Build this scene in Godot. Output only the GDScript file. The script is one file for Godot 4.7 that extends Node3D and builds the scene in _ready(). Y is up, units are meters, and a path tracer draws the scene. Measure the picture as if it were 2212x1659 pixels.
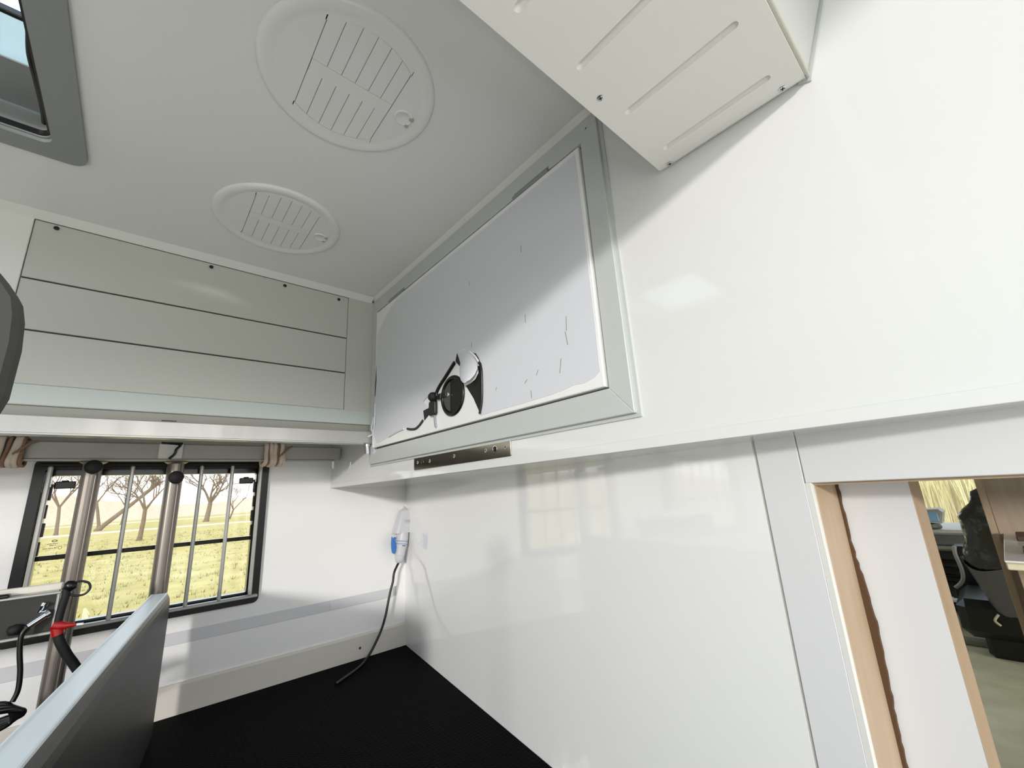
extends Node3D
# Inside of a horse lorry: white bulkhead with a locker, barred window, sliding door to the cab.

# ---------------------------------------------------------------- mesh builder
class MB:
	var st := SurfaceTool.new()
	var count := 0
	func _init() -> void:
		st.begin(Mesh.PRIMITIVE_TRIANGLES)
	func tri(a: Vector3, b: Vector3, c: Vector3, na: Vector3, nb: Vector3, nc: Vector3) -> void:
		var cr := (b - a).cross(c - a)
		if cr.length_squared() < 1e-16:
			return
		var p := [a, b, c]
		var q := [na, nb, nc]
		if cr.dot(na + nb + nc) > 0.0:
			p = [a, c, b]
			q = [na, nc, nb]
		for i in 3:
			st.set_normal(q[i])
			st.add_vertex(p[i])
		count += 1
	func quad(a: Vector3, b: Vector3, c: Vector3, d: Vector3, out: Vector3) -> void:
		var n := (c - a).cross(d - b)
		if n.length_squared() < 1e-18:
			return
		n = n.normalized()
		if n.dot(out) < 0.0:
			n = -n
		tri(a, b, c, n, n, n)
		tri(a, c, d, n, n, n)
	func box(lo: Vector3, hi: Vector3, xf := Transform3D(), bev := 0.0) -> void:
		var c := (lo + hi) * 0.5
		var h := (hi - lo).abs() * 0.5
		var r := minf(bev, minf(h.x, minf(h.y, h.z)) * 0.95)
		for ax in 3:
			var u := (ax + 1) % 3
			var w := (ax + 2) % 3
			for s in [-1.0, 1.0]:
				var pts := []
				for k in [[-1, -1], [1, -1], [1, 1], [-1, 1]]:
					var p := Vector3()
					p[ax] = s * h[ax]
					p[u] = k[0] * (h[u] - r)
					p[w] = k[1] * (h[w] - r)
					pts.append(xf * (c + p))
				var o := Vector3()
				o[ax] = s
				quad(pts[0], pts[1], pts[2], pts[3], xf.basis * o)
		if r <= 0.0:
			return
		for ax in 3:
			var u := (ax + 1) % 3
			var w := (ax + 2) % 3
			for su in [-1.0, 1.0]:
				for sw in [-1.0, 1.0]:
					var pts := []
					for k in [[-1, 0], [1, 0], [1, 1], [-1, 1]]:
						var p := Vector3()
						p[ax] = k[0] * (h[ax] - r)
						p[u] = su * (h[u] - (0.0 if k[1] == 0 else r))
						p[w] = sw * (h[w] - (r if k[1] == 0 else 0.0))
						pts.append(xf * (c + p))
					var o := Vector3()
					o[u] = su
					o[w] = sw
					quad(pts[0], pts[1], pts[2], pts[3], xf.basis * o)
		for sx in [-1.0, 1.0]:
			for sy in [-1.0, 1.0]:
				for sz in [-1.0, 1.0]:
					var s := Vector3(sx, sy, sz)
					var n := (xf.basis * s).normalized()
					tri(xf * (c + s * Vector3(h.x, h.y - r, h.z - r)), xf * (c + s * Vector3(h.x - r, h.y, h.z - r)), xf * (c + s * Vector3(h.x - r, h.y - r, h.z)), n, n, n)
	# polygon in local x, y pulled from z0 to z1; bev takes the front (z1) edge off
	func prism(poly: PackedVector2Array, z0: float, z1: float, xf := Transform3D(), bev := 0.0) -> void:
		var p := poly
		if not Geometry2D.is_polygon_clockwise(p):
			p = p.duplicate()
			p.reverse()
		var top := p
		if bev > 0.0:
			var off := Geometry2D.offset_polygon(p, -bev, Geometry2D.JOIN_MITER)
			if off.size() == 1 and off[0].size() == p.size():
				var q: PackedVector2Array = off[0]
				if not Geometry2D.is_polygon_clockwise(q):
					q.reverse()
				var best := 0
				for i in q.size():
					if q[i].distance_to(p[0]) < q[best].distance_to(p[0]):
						best = i
				top = PackedVector2Array()
				for i in q.size():
					top.append(q[(best + i) % q.size()])
			else:
				bev = 0.0
		var up := xf.basis * Vector3(0, 0, 1)
		var sg := signf(z1 - z0)
		up = up.normalized() * sg
		for e in [[p, z0, -up], [top, z1, up]]:
			var ids := Geometry2D.triangulate_polygon(e[0])
			for i in range(0, ids.size(), 3):
				var t := []
				for k in 3:
					var v2: Vector2 = e[0][ids[i + k]]
					t.append(xf * Vector3(v2.x, v2.y, e[1]))
				tri(t[0], t[1], t[2], e[2], e[2], e[2])
		var zm := z1 - sg * bev
		for i in p.size():
			var a := p[i]
			var b := p[(i + 1) % p.size()]
			var d := b - a
			var o2 := Vector2(-d.y, d.x)
			var o := xf.basis * Vector3(o2.x, o2.y, 0)
			if not _is_out(p, a, b, o2):
				o = -o
			quad(xf * Vector3(a.x, a.y, z0), xf * Vector3(b.x, b.y, z0), xf * Vector3(b.x, b.y, zm), xf * Vector3(a.x, a.y, zm), o)
			if bev > 0.0:
				var ta := top[i]
				var tb := top[(i + 1) % p.size()]
				quad(xf * Vector3(a.x, a.y, zm), xf * Vector3(b.x, b.y, zm), xf * Vector3(tb.x, tb.y, z1), xf * Vector3(ta.x, ta.y, z1), o.normalized() + up)
	func _is_out(_p: PackedVector2Array, _a: Vector2, _b: Vector2, o: Vector2) -> bool:
		# clockwise in Godot's y-down sense = counter-clockwise with y up: outside is to the right of travel
		var d := _b - _a
		return d.cross(o) < 0.0
	func ring(outer: PackedVector2Array, inner: PackedVector2Array, z0: float, z1: float, xf := Transform3D()) -> void:
		var n := outer.size()
		var up := (xf.basis * Vector3(0, 0, 1)) * signf(z1 - z0)
		var mid := Vector2()
		for v in inner:
			mid += v / n
		for i in n:
			var j := (i + 1) % n
			for e in [[z0, -up], [z1, up]]:
				quad(xf * Vector3(outer[i].x, outer[i].y, e[0]), xf * Vector3(outer[j].x, outer[j].y, e[0]), xf * Vector3(inner[j].x, inner[j].y, e[0]), xf * Vector3(inner[i].x, inner[i].y, e[0]), e[1])
			for e in [[outer, 1.0], [inner, -1.0]]:
				var a: Vector2 = e[0][i]
				var b: Vector2 = e[0][j]
				var dir := (a + b) * 0.5 - mid
				var nn := Vector2(b.y - a.y, a.x - b.x)
				if nn.dot(dir) < 0.0:
					nn = -nn
				nn *= e[1]
				quad(xf * Vector3(a.x, a.y, z0), xf * Vector3(b.x, b.y, z0), xf * Vector3(b.x, b.y, z1), xf * Vector3(a.x, a.y, z1), xf.basis * Vector3(nn.x, nn.y, 0))
	# profile of (radius, height) turned about local y
	func lathe(prof: PackedVector2Array, xf := Transform3D(), seg := 28, sharp := false) -> void:
		var m := prof.size()
		for i in m - 1:
			var d := prof[i + 1] - prof[i]
			if d.length() < 1e-7:
				continue
			var fn := Vector2(d.y, -d.x).normalized()
			var n0 := fn
			var n1 := fn
			if not sharp:
				if i > 0:
					var pd := prof[i] - prof[i - 1]
					var pn := Vector2(pd.y, -pd.x).normalized()
					if pn.dot(fn) > 0.55:
						n0 = (fn + pn).normalized()
				if i < m - 2:
					var nd := prof[i + 2] - prof[i + 1]
					var nn := Vector2(nd.y, -nd.x).normalized()
					if nn.dot(fn) > 0.55:
						n1 = (fn + nn).normalized()
			for k in seg:
				var a := TAU * k / seg
				var b := TAU * (k + 1) / seg
				var P := []
				var N := []
				for e in [[i, a, n0], [i, b, n0], [i + 1, b, n1], [i + 1, a, n1]]:
					var pr: Vector2 = prof[e[0]]
					var ang: float = e[1]
					var nv: Vector2 = e[2]
					P.append(xf * Vector3(pr.x * cos(ang), pr.y, pr.x * sin(ang)))
					N.append((xf.basis * Vector3(nv.x * cos(ang), nv.y, nv.x * sin(ang))).normalized())
				tri(P[0], P[1], P[2], N[0], N[1], N[2])
				tri(P[0], P[2], P[3], N[0], N[2], N[3])
	func tube(pts: PackedVector3Array, rad: PackedFloat32Array, seg := 10, caps := true) -> void:
		var m := pts.size()
		var t := (pts[1] - pts[0]).normalized()
		var u := t.cross(Vector3.UP if absf(t.y) < 0.9 else Vector3.RIGHT).normalized()
		var rings := []
		var norms := []
		for i in m:
			var tt := (pts[mini(i + 1, m - 1)] - pts[maxi(i - 1, 0)]).normalized()
			u = (u - tt * u.dot(tt)).normalized()
			var w := tt.cross(u)
			var r := rad[mini(i, rad.size() - 1)]
			var ring_ := []
			var nn := []
			for k in seg:
				var a := TAU * k / seg
				var d := u * cos(a) + w * sin(a)
				ring_.append(pts[i] + d * r)
				nn.append(d)
			rings.append(ring_)
			norms.append(nn)
		for i in m - 1:
			for k in seg:
				var j := (k + 1) % seg
				tri(rings[i][k], rings[i][j], rings[i + 1][j], norms[i][k], norms[i][j], norms[i + 1][j])
				tri(rings[i][k], rings[i + 1][j], rings[i + 1][k], norms[i][k], norms[i + 1][j], norms[i + 1][k])
		if caps:
			for e in [[0, 1], [m - 1, m - 2]]:
				var n := (pts[e[0]] - pts[e[1]]).normalized()
				for k in seg:
					tri(pts[e[0]], rings[e[0]][k], rings[e[0]][(k + 1) % seg], n, n, n)
	func cyl(a: Vector3, b: Vector3, r: float, seg := 16) -> void:
		tube(PackedVector3Array([a, b]), PackedFloat32Array([r]), seg)
	# closed loft through rings of equal length; ends closed to their middles
	func loft(rings: Array, closed_ends := true) -> void:
		var m := rings.size()
		var n: int = rings[0].size()
		var nrm := []
		for i in m:
			var row := []
			for k in n:
				var du: Vector3 = rings[i][(k + 1) % n] - rings[i][(k + n - 1) % n]
				var dv: Vector3 = rings[mini(i + 1, m - 1)][k] - rings[maxi(i - 1, 0)][k]
				row.append(du.cross(dv).normalized())
			nrm.append(row)
		var mid := Vector3()
		for p in rings[m / 2]:
			mid += p / n
		var flip := 1.0
		if nrm[m / 2][0].dot(rings[m / 2][0] - mid) < 0.0:
			flip = -1.0
		for i in m - 1:
			for k in n:
				var j := (k + 1) % n
				tri(rings[i][k], rings[i][j], rings[i + 1][j], nrm[i][k] * flip, nrm[i][j] * flip, nrm[i + 1][j] * flip)
				tri(rings[i][k], rings[i + 1][j], rings[i + 1][k], nrm[i][k] * flip, nrm[i + 1][j] * flip, nrm[i + 1][k] * flip)
		if closed_ends:
			for e in [[0, 1], [m - 1, m - 2]]:
				var c := Vector3()
				var c2 := Vector3()
				for k in n:
					c += rings[e[0]][k] / n
					c2 += rings[e[1]][k] / n
				var nn := (c - c2).normalized()
				for k in n:
					tri(c, rings[e[0]][k], rings[e[0]][(k + 1) % n], nn, nn, nn)
	func mesh() -> ArrayMesh:
		return st.commit()

# ---------------------------------------------------------------- naming helpers
var used := {}

func numbered(called: String) -> String:
	var k: int = used.get(called, 0)
	used[called] = k + 1
	return called if k == 0 else "%s_%03d" % [called, k]

func tag(o: Node3D, label: String, category: String, group := "", kind := "") -> Node3D:
	if label: o.set_meta("label", label)
	if category: o.set_meta("category", category)
	if group: o.set_meta("group", group)
	if kind: o.set_meta("kind", kind)
	return o

func thing(called: String, label: String, category: String, at := Vector3.ZERO, group := "") -> Node3D:
	var o := Node3D.new()
	o.name = numbered(called)
	add_child(o)
	o.position = at
	tag(o, label, category, group)
	return o

# mesh coordinates are given in the room's axes and moved back by the parent's base
func obj(called: String, mb: MB, mat: Material, parent: Node3D = null) -> MeshInstance3D:
	var o := MeshInstance3D.new()
	o.mesh = mb.mesh()
	o.material_override = mat
	o.name = numbered(called) if parent == null else called
	if parent == null:
		add_child(o)
	else:
		parent.add_child(o, true)
		o.position = -base_of(parent)
	return o

func base_of(n: Node3D) -> Vector3:
	var p := Vector3.ZERO
	var q: Node = n
	while q != self:
		p += (q as Node3D).position
		q = q.get_parent()
	return p

func struct(called: String, label: String, category: String, mb: MB, mat: Material) -> MeshInstance3D:
	var o := obj(called, mb, mat)
	tag(o, label, category, "", "structure")
	return o

func bx(lo: Vector3, hi: Vector3, bev := 0.0, xf := Transform3D()) -> MB:
	var m := MB.new()
	m.box(lo, hi, xf, bev)
	return m

func rrect(x0: float, y0: float, x1: float, y1: float, r: float, seg := 6) -> PackedVector2Array:
	var out := PackedVector2Array()
	for c in [[x1 - r, y1 - r, 0.0], [x0 + r, y1 - r, 90.0], [x0 + r, y0 + r, 180.0], [x1 - r, y0 + r, 270.0]]:
		for k in seg + 1:
			var a := deg_to_rad(c[2] + 90.0 * k / seg)
			out.append(Vector2(c[0] + r * cos(a), c[1] + r * sin(a)))
	return out

func V(a: float, b: float) -> Vector2:
	return Vector2(a, b)

func smooth_path(p: PackedVector3Array, n := 6) -> PackedVector3Array:
	var out := PackedVector3Array()
	for i in p.size() - 1:
		for k in n:
			out.append(p[i].cubic_interpolate(p[i + 1], p[maxi(i - 1, 0)], p[mini(i + 2, p.size() - 1)], float(k) / n))
	out.append(p[p.size() - 1])
	return out

# ---------------------------------------------------------------- materials
var M := {}

func mat(key: String, c: Color, rough: float, metal := 0.0, spec := 0.5) -> StandardMaterial3D:
	var m := StandardMaterial3D.new()
	m.resource_name = key
	m.albedo_color = c
	m.roughness = rough
	m.metallic = metal
	m.metallic_specular = spec
	M[key] = m
	return m

func noise_tex(freq: float, colors: Array, seed_ := 1, size := 512, octaves := 4, normal := false, strength := 4.0) -> NoiseTexture2D:
	var f := FastNoiseLite.new()
	f.seed = seed_
	f.frequency = freq
	f.fractal_octaves = octaves
	f.noise_type = FastNoiseLite.TYPE_SIMPLEX_SMOOTH
	var t := NoiseTexture2D.new()
	t.width = size
	t.height = size
	t.seamless = true
	t.noise = f
	if normal:
		t.as_normal_map = true
		t.bump_strength = strength
	elif colors.size():
		var g := Gradient.new()
		g.offsets = PackedFloat32Array()
		g.colors = PackedColorArray()
		for k in colors.size():
			g.add_point(float(k) / maxf(1.0, colors.size() - 1), colors[k])
		while g.get_point_count() > colors.size():
			g.remove_point(g.get_point_count() - 1)
		t.color_ramp = g
	return t

func triplanar(m: StandardMaterial3D, scale: Vector3, world := true) -> StandardMaterial3D:
	m.uv1_triplanar = true
	m.uv1_world_triplanar = world
	m.uv1_scale = scale
	return m

func grain_image(w: int, h: int, a: Color, b: Color, seed_: int) -> ImageTexture:
	var f := FastNoiseLite.new()
	f.seed = seed_
	f.frequency = 0.02
	f.fractal_octaves = 4
	var im := Image.create_empty(w, h, false, Image.FORMAT_RGB8)
	for y in h:
		for x in w:
			var fx := float(x) / w * TAU
			var warp := f.get_noise_2d(cos(fx) * 30.0, y * 0.12) * 3.0
			var v := f.get_noise_3d(cos(fx) * 60.0 + warp * 9.0, sin(fx) * 60.0, y * 0.25) * 0.5 + 0.5
			var streak := f.get_noise_3d(cos(fx) * 260.0, sin(fx) * 260.0, y * 0.5 + 400.0) * 0.5 + 0.5
			im.set_pixel(x, y, a.lerp(b, clampf(v * 0.7 + streak * 0.4 - 0.05, 0.0, 1.0)))
	return ImageTexture.create_from_image(im)

func make_materials() -> void:
	mat("wall", Color(0.875, 0.875, 0.868), 0.07)  # white darkened to offset the strong light on the upper bulkhead
	mat("wrap_grey", Color(0.38, 0.375, 0.4), 0.25, 0.0, 0.7)
	mat("wall_low", Color(0.965, 0.965, 0.96), 0.05, 0.0, 0.72)  # same white, lightened to make up for weak light low down
	mat("wall_matt", Color(0.96, 0.955, 0.95), 0.3)  # white lightened to make up for shade on the window wall
	mat("casing_white", Color(0.89, 0.89, 0.895), 0.25)
	mat("ceiling", Color(0.91, 0.91, 0.895), 0.28)
	mat("plastic_white", Color(0.9, 0.895, 0.875), 0.35)
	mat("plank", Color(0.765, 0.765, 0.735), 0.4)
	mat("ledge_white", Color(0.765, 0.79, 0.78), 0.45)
	mat("recess_shade", Color(0.64, 0.63, 0.6), 0.5)  # darkened to paint in the shade under the ledge
	mat("frame_grey", Color(0.76, 0.775, 0.765), 0.25)
	mat("door_white", Color(0.93, 0.93, 0.925), 0.2)
	mat("film", Color(0.845, 0.85, 0.875), 0.42)
	mat("film_back", Color(0.09, 0.085, 0.09), 0.3)
	mat("black", Color(0.035, 0.033, 0.033), 0.35)
	mat("black_gloss", Color(0.03, 0.03, 0.032), 0.15)
	mat("rubber", Color(0.05, 0.05, 0.055), 0.7)
	mat("head_pad", Color(0.2, 0.195, 0.185), 0.75)
	mat("hatch_grey", Color(0.55, 0.56, 0.555), 0.4)
	mat("dark_gap", Color(0.22, 0.22, 0.2), 0.8)
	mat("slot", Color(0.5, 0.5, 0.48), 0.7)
	mat("screw_steel", Color(0.82, 0.82, 0.83), 0.25, 0.9)
	mat("steel", Color(0.56, 0.54, 0.5), 0.14, 1.0)
	mat("chrome", Color(0.9, 0.92, 0.95), 0.08, 1.0)
	mat("beige_board", Color(0.86, 0.835, 0.8), 0.45)
	mat("grey_strip", Color(0.85, 0.845, 0.86), 0.45)
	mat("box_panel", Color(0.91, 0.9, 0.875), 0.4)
	mat("box_side", Color(0.72, 0.72, 0.71), 0.4)  # box white darkened where the near side catches too much sun
	mat("groove", Color(0.74, 0.73, 0.71), 0.6)
	mat("sealant", Color(0.7, 0.69, 0.65), 0.5)
	mat("cap_white", Color(0.92, 0.955, 0.975), 0.35)
	mat("socket_white", Color(0.8, 0.8, 0.82), 0.4)
	mat("socket_blue", Color(0.22, 0.46, 0.76), 0.4)
	mat("red", Color(0.62, 0.03, 0.05), 0.4)
	mat("rope_beige", Color(0.86, 0.8, 0.75), 0.85)
	mat("rope_brown", Color(0.58, 0.45, 0.36), 0.85)
	mat("table_white", Color(0.93, 0.93, 0.93), 0.25)
	mat("brown", Color(0.36, 0.27, 0.22), 0.6)
	mat("dash", Color(0.27, 0.28, 0.26), 0.55)
	mat("dash_light", Color(0.6, 0.6, 0.56), 0.5)
	mat("mirror_glass", Color(0.6, 0.8, 0.95), 0.08, 0.7)
	mat("paper", Color(0.93, 0.93, 0.9), 0.7)
	mat("cream", Color(0.85, 0.82, 0.7), 0.5)
	mat("foam", Color(0.36, 0.26, 0.17), 0.95)
	mat("print_grey", Color(0.35, 0.38, 0.3), 0.7)
	mat("bare_wood_edge", Color(0.8, 0.68, 0.53), 0.6)

	var al := mat("aluminium", Color(0.71, 0.705, 0.69), 0.42, 0.45)
	al.roughness_texture = noise_tex(0.02, [Color(0.75, 0.75, 0.75), Color(1, 1, 1)], 5, 256)
	triplanar(al, Vector3(1.5, 0.4, 1.5))
	var po := mat("post_metal", Color(0.52, 0.49, 0.465), 0.42, 0.75)
	po.roughness_texture = noise_tex(0.02, [Color(0.7, 0.7, 0.7), Color(1, 1, 1)], 6, 256)
	triplanar(po, Vector3(2.0, 0.5, 2.0))

	# black floor mat with small raised studs
	var dot := Image.create_empty(64, 64, false, Image.FORMAT_L8)
	for y in 64:
		for x in 64:
			var dx := fmod(x + 0.5, 16.0) - 8.0
			var dy := fmod(y + 0.5, 16.0) - 8.0
			var r := sqrt(dx * dx + dy * dy)
			var v := clampf((5.0 - r) / 2.0, 0.0, 1.0)
			dot.set_pixel(x, y, Color(v, v, v))
	var mt := mat("mat", Color(0.03, 0.03, 0.04), 0.7, 0.0, 0.15)
	mt.heightmap_enabled = true
	mt.heightmap_texture = ImageTexture.create_from_image(dot)
	mt.heightmap_scale = 0.18
	triplanar(mt, Vector3(12.0, 12.0, 12.0))

	var pad := mat("pad_grey", Color(0.17, 0.17, 0.17), 0.42)
	pad.normal_enabled = true
	pad.normal_texture = noise_tex(0.06, [], 8, 256, 3, true, 1.0)
	pad.normal_scale = 0.25
	triplanar(pad, Vector3(6, 6, 6))

	var wood := mat("wood", Color(1, 1, 1), 0.5)
	wood.albedo_texture = grain_image(256, 512, Color(0.76, 0.675, 0.58), Color(0.67, 0.57, 0.465), 3)
	triplanar(wood, Vector3(2.4, 0.9, 2.4))
	var wood2 := mat("wood_pale", Color(1, 1, 1), 0.5)
	wood2.albedo_texture = grain_image(256, 512, Color(0.78, 0.72, 0.64), Color(0.64, 0.57, 0.49), 9)
	triplanar(wood2, Vector3(2.2, 0.8, 2.2))
	var vinyl := mat("vinyl", Color(1, 1, 1), 0.4)
	vinyl.albedo_texture = noise_tex(0.015, [Color(0.82, 0.79, 0.66), Color(0.93, 0.9, 0.78)], 12, 256)
	triplanar(vinyl, Vector3(1, 1, 1))

	var wrap := mat("plastic_wrap", Color(0.09, 0.085, 0.09), 0.2, 0.0, 0.8)
	wrap.normal_enabled = true
	wrap.normal_texture = noise_tex(0.012, [], 15, 256, 4, true, 7.0)
	wrap.normal_scale = 0.9
	triplanar(wrap, Vector3(1.6, 1.6, 1.6))

	var grass := mat("grass", Color(1, 1, 1), 1.0, 0.0, 0.1)
	grass.albedo_texture = noise_tex(0.012, [Color(0.7, 0.635, 0.385), Color(0.79, 0.695, 0.45), Color(0.84, 0.745, 0.525)], 21, 512, 6)
	triplanar(grass, Vector3(0.12, 0.12, 0.12))
	grass.detail_enabled = true
	grass.detail_blend_mode = BaseMaterial3D.BLEND_MODE_MUL
	grass.detail_uv_layer = BaseMaterial3D.DETAIL_UV_2
	grass.detail_albedo = noise_tex(0.03, [Color(0.84, 0.86, 0.74), Color(1, 1, 1), Color(1, 1, 0.98)], 22, 512, 5)
	grass.uv2_triplanar = true
	grass.uv2_world_triplanar = true
	grass.uv2_scale = Vector3(1.7, 1.7, 1.7)
	mat("tuft", Color(0.78, 0.73, 0.48), 0.95, 0.0, 0.1)
	var scrub := mat("scrub", Color(1, 1, 1), 1.0, 0.0, 0.1)
	scrub.albedo_texture = noise_tex(0.02, [Color(0.76, 0.63, 0.52), Color(0.86, 0.74, 0.62), Color(0.89, 0.81, 0.69)], 31, 512, 6)
	triplanar(scrub, Vector3(0.11, 0.25, 0.11))
	mat("reed", Color(0.93, 0.88, 0.7), 0.9, 0.0, 0.1)
	mat("path", Color(0.93, 0.88, 0.78), 0.95, 0.0, 0.1)
	var bark := mat("bark", Color(1, 1, 1), 0.9, 0.0, 0.2)
	bark.albedo_texture = noise_tex(0.05, [Color(0.42, 0.35, 0.29), Color(0.58, 0.49, 0.4)], 41, 256)
	triplanar(bark, Vector3(1, 0.4, 1))

	var gl := mat("glass", Color(0.95, 0.97, 0.95, 0.06), 0.02)
	gl.transparency = BaseMaterial3D.TRANSPARENCY_ALPHA
	var dome := mat("dome", Color(0.8, 0.92, 0.91, 0.55), 0.3)
	dome.transparency = BaseMaterial3D.TRANSPARENCY_ALPHA

# ---------------------------------------------------------------- the room's own measures
const W := 1.043          # face of the bulkhead above the step
const ZW := -3.177        # window wall
const ZP := -2.47         # face of the planked overhead box
const YC := 2.32          # ceiling
const ZO := 1.2           # open side behind the camera
const XE := -5.2          # far end of the horse area
var LW := Transform3D()   # the lower bulkhead: x = along it from the corner, y = up, z = out of it into the room

func _ready() -> void:
	# ---- camera
	var cam := Camera3D.new()
	cam.name = "camera"
	cam.fov = 85.06
	cam.near = 0.02
	cam.far = 600.0
	cam.position = Vector3(0, 1.05, 0)
	cam.basis = Basis(Vector3.UP, -0.7287) * Basis(Vector3.RIGHT, 0.2495) * Basis(Vector3.BACK, -0.0578)
	add_child(cam)
	cam.current = true
	# ---- sky, exposure
	var sky_m := ProceduralSkyMaterial.new()
	sky_m.sky_top_color = Color(0.83, 0.91, 0.975)
	sky_m.sky_horizon_color = Color(1.0, 0.985, 0.96)
	sky_m.sky_curve = 0.12
	sky_m.ground_bottom_color = Color(0.55, 0.52, 0.38)
	sky_m.ground_horizon_color = Color(0.85, 0.82, 0.7)
	sky_m.sky_energy_multiplier = 1.5
	var sky := Sky.new()
	sky.sky_material = sky_m
	var env := Environment.new()
	env.background_mode = Environment.BG_SKY
	env.sky = sky
	env.ambient_light_source = Environment.AMBIENT_SOURCE_SKY
	env.tonemap_mode = Environment.TONE_MAPPER_LINEAR
	env.tonemap_exposure = 1.0
	env.sdfgi_enabled = true
	env.ssao_enabled = true
	env.ssil_enabled = true
	var we := WorldEnvironment.new()
	we.name = "sky_and_air"
	we.environment = env
	add_child(we)
	# ---- hazy low sun from behind and to the left, through the open side
	var sun := DirectionalLight3D.new()
	sun.name = "sun"
	sun.light_energy = 0.61
	sun.light_color = Color(1.0, 0.985, 0.965)
	sun.light_angular_distance = 4.2
	sun.shadow_enabled = true
	sun.sky_mode = DirectionalLight3D.SKY_MODE_LIGHT_ONLY
	sun.look_at_from_position(Vector3.ZERO, Vector3(1.0, -0.25, -1.0), Vector3.UP)
	add_child(sun)

	# ---- unseen fill lights, added to brighten the ceiling and the low window wall
	for q in [["floor_fill", Vector3(-0.85, 0.03, 0.1), Vector3(0.08, 1.0, -0.1), Vector2(2.6, 1.2), 4.3], ["outdoor_fill", Vector3(1.0, 2.55, 6.0), Vector3(0.0, -0.2, -1.0), Vector2(4.0, 0.8), 9.0]]:
		var al := AreaLight3D.new()
		al.name = q[0]
		al.area_size = q[3]
		al.light_energy = q[4]
		al.light_color = Color(1.0, 0.99, 0.975)
		al.shadow_enabled = true
		al.area_range = 12.0
		al.look_at_from_position(q[1], q[1] + q[2], Vector3(0, 0, 1) if absf(q[2].y) > 0.5 else Vector3.UP)
		add_child(al)

	make_materials()
	LW = Transform3D(Basis(Vector3(-0.15566, 0, 0.98781), Vector3.UP, Vector3(-0.98781, 0, -0.15566)), Vector3(1.629, 0, ZW))
	shell()
	lower_bulkhead()
	windows()
	outside()
	cab()
	overhead_planks()
	locker()
	roof_box()
	roof_vents()
	hatch()
	rails_and_posts()
	partitions()
	small_things()
	print("triangles ", tri_total(self))

func tri_total(n: Node) -> int:
	var t := 0
	if n is MeshInstance3D:
		t += n.mesh.get_faces().size() / 3
	for c in n.get_children():
		t += tri_total(c)
	return t

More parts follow.
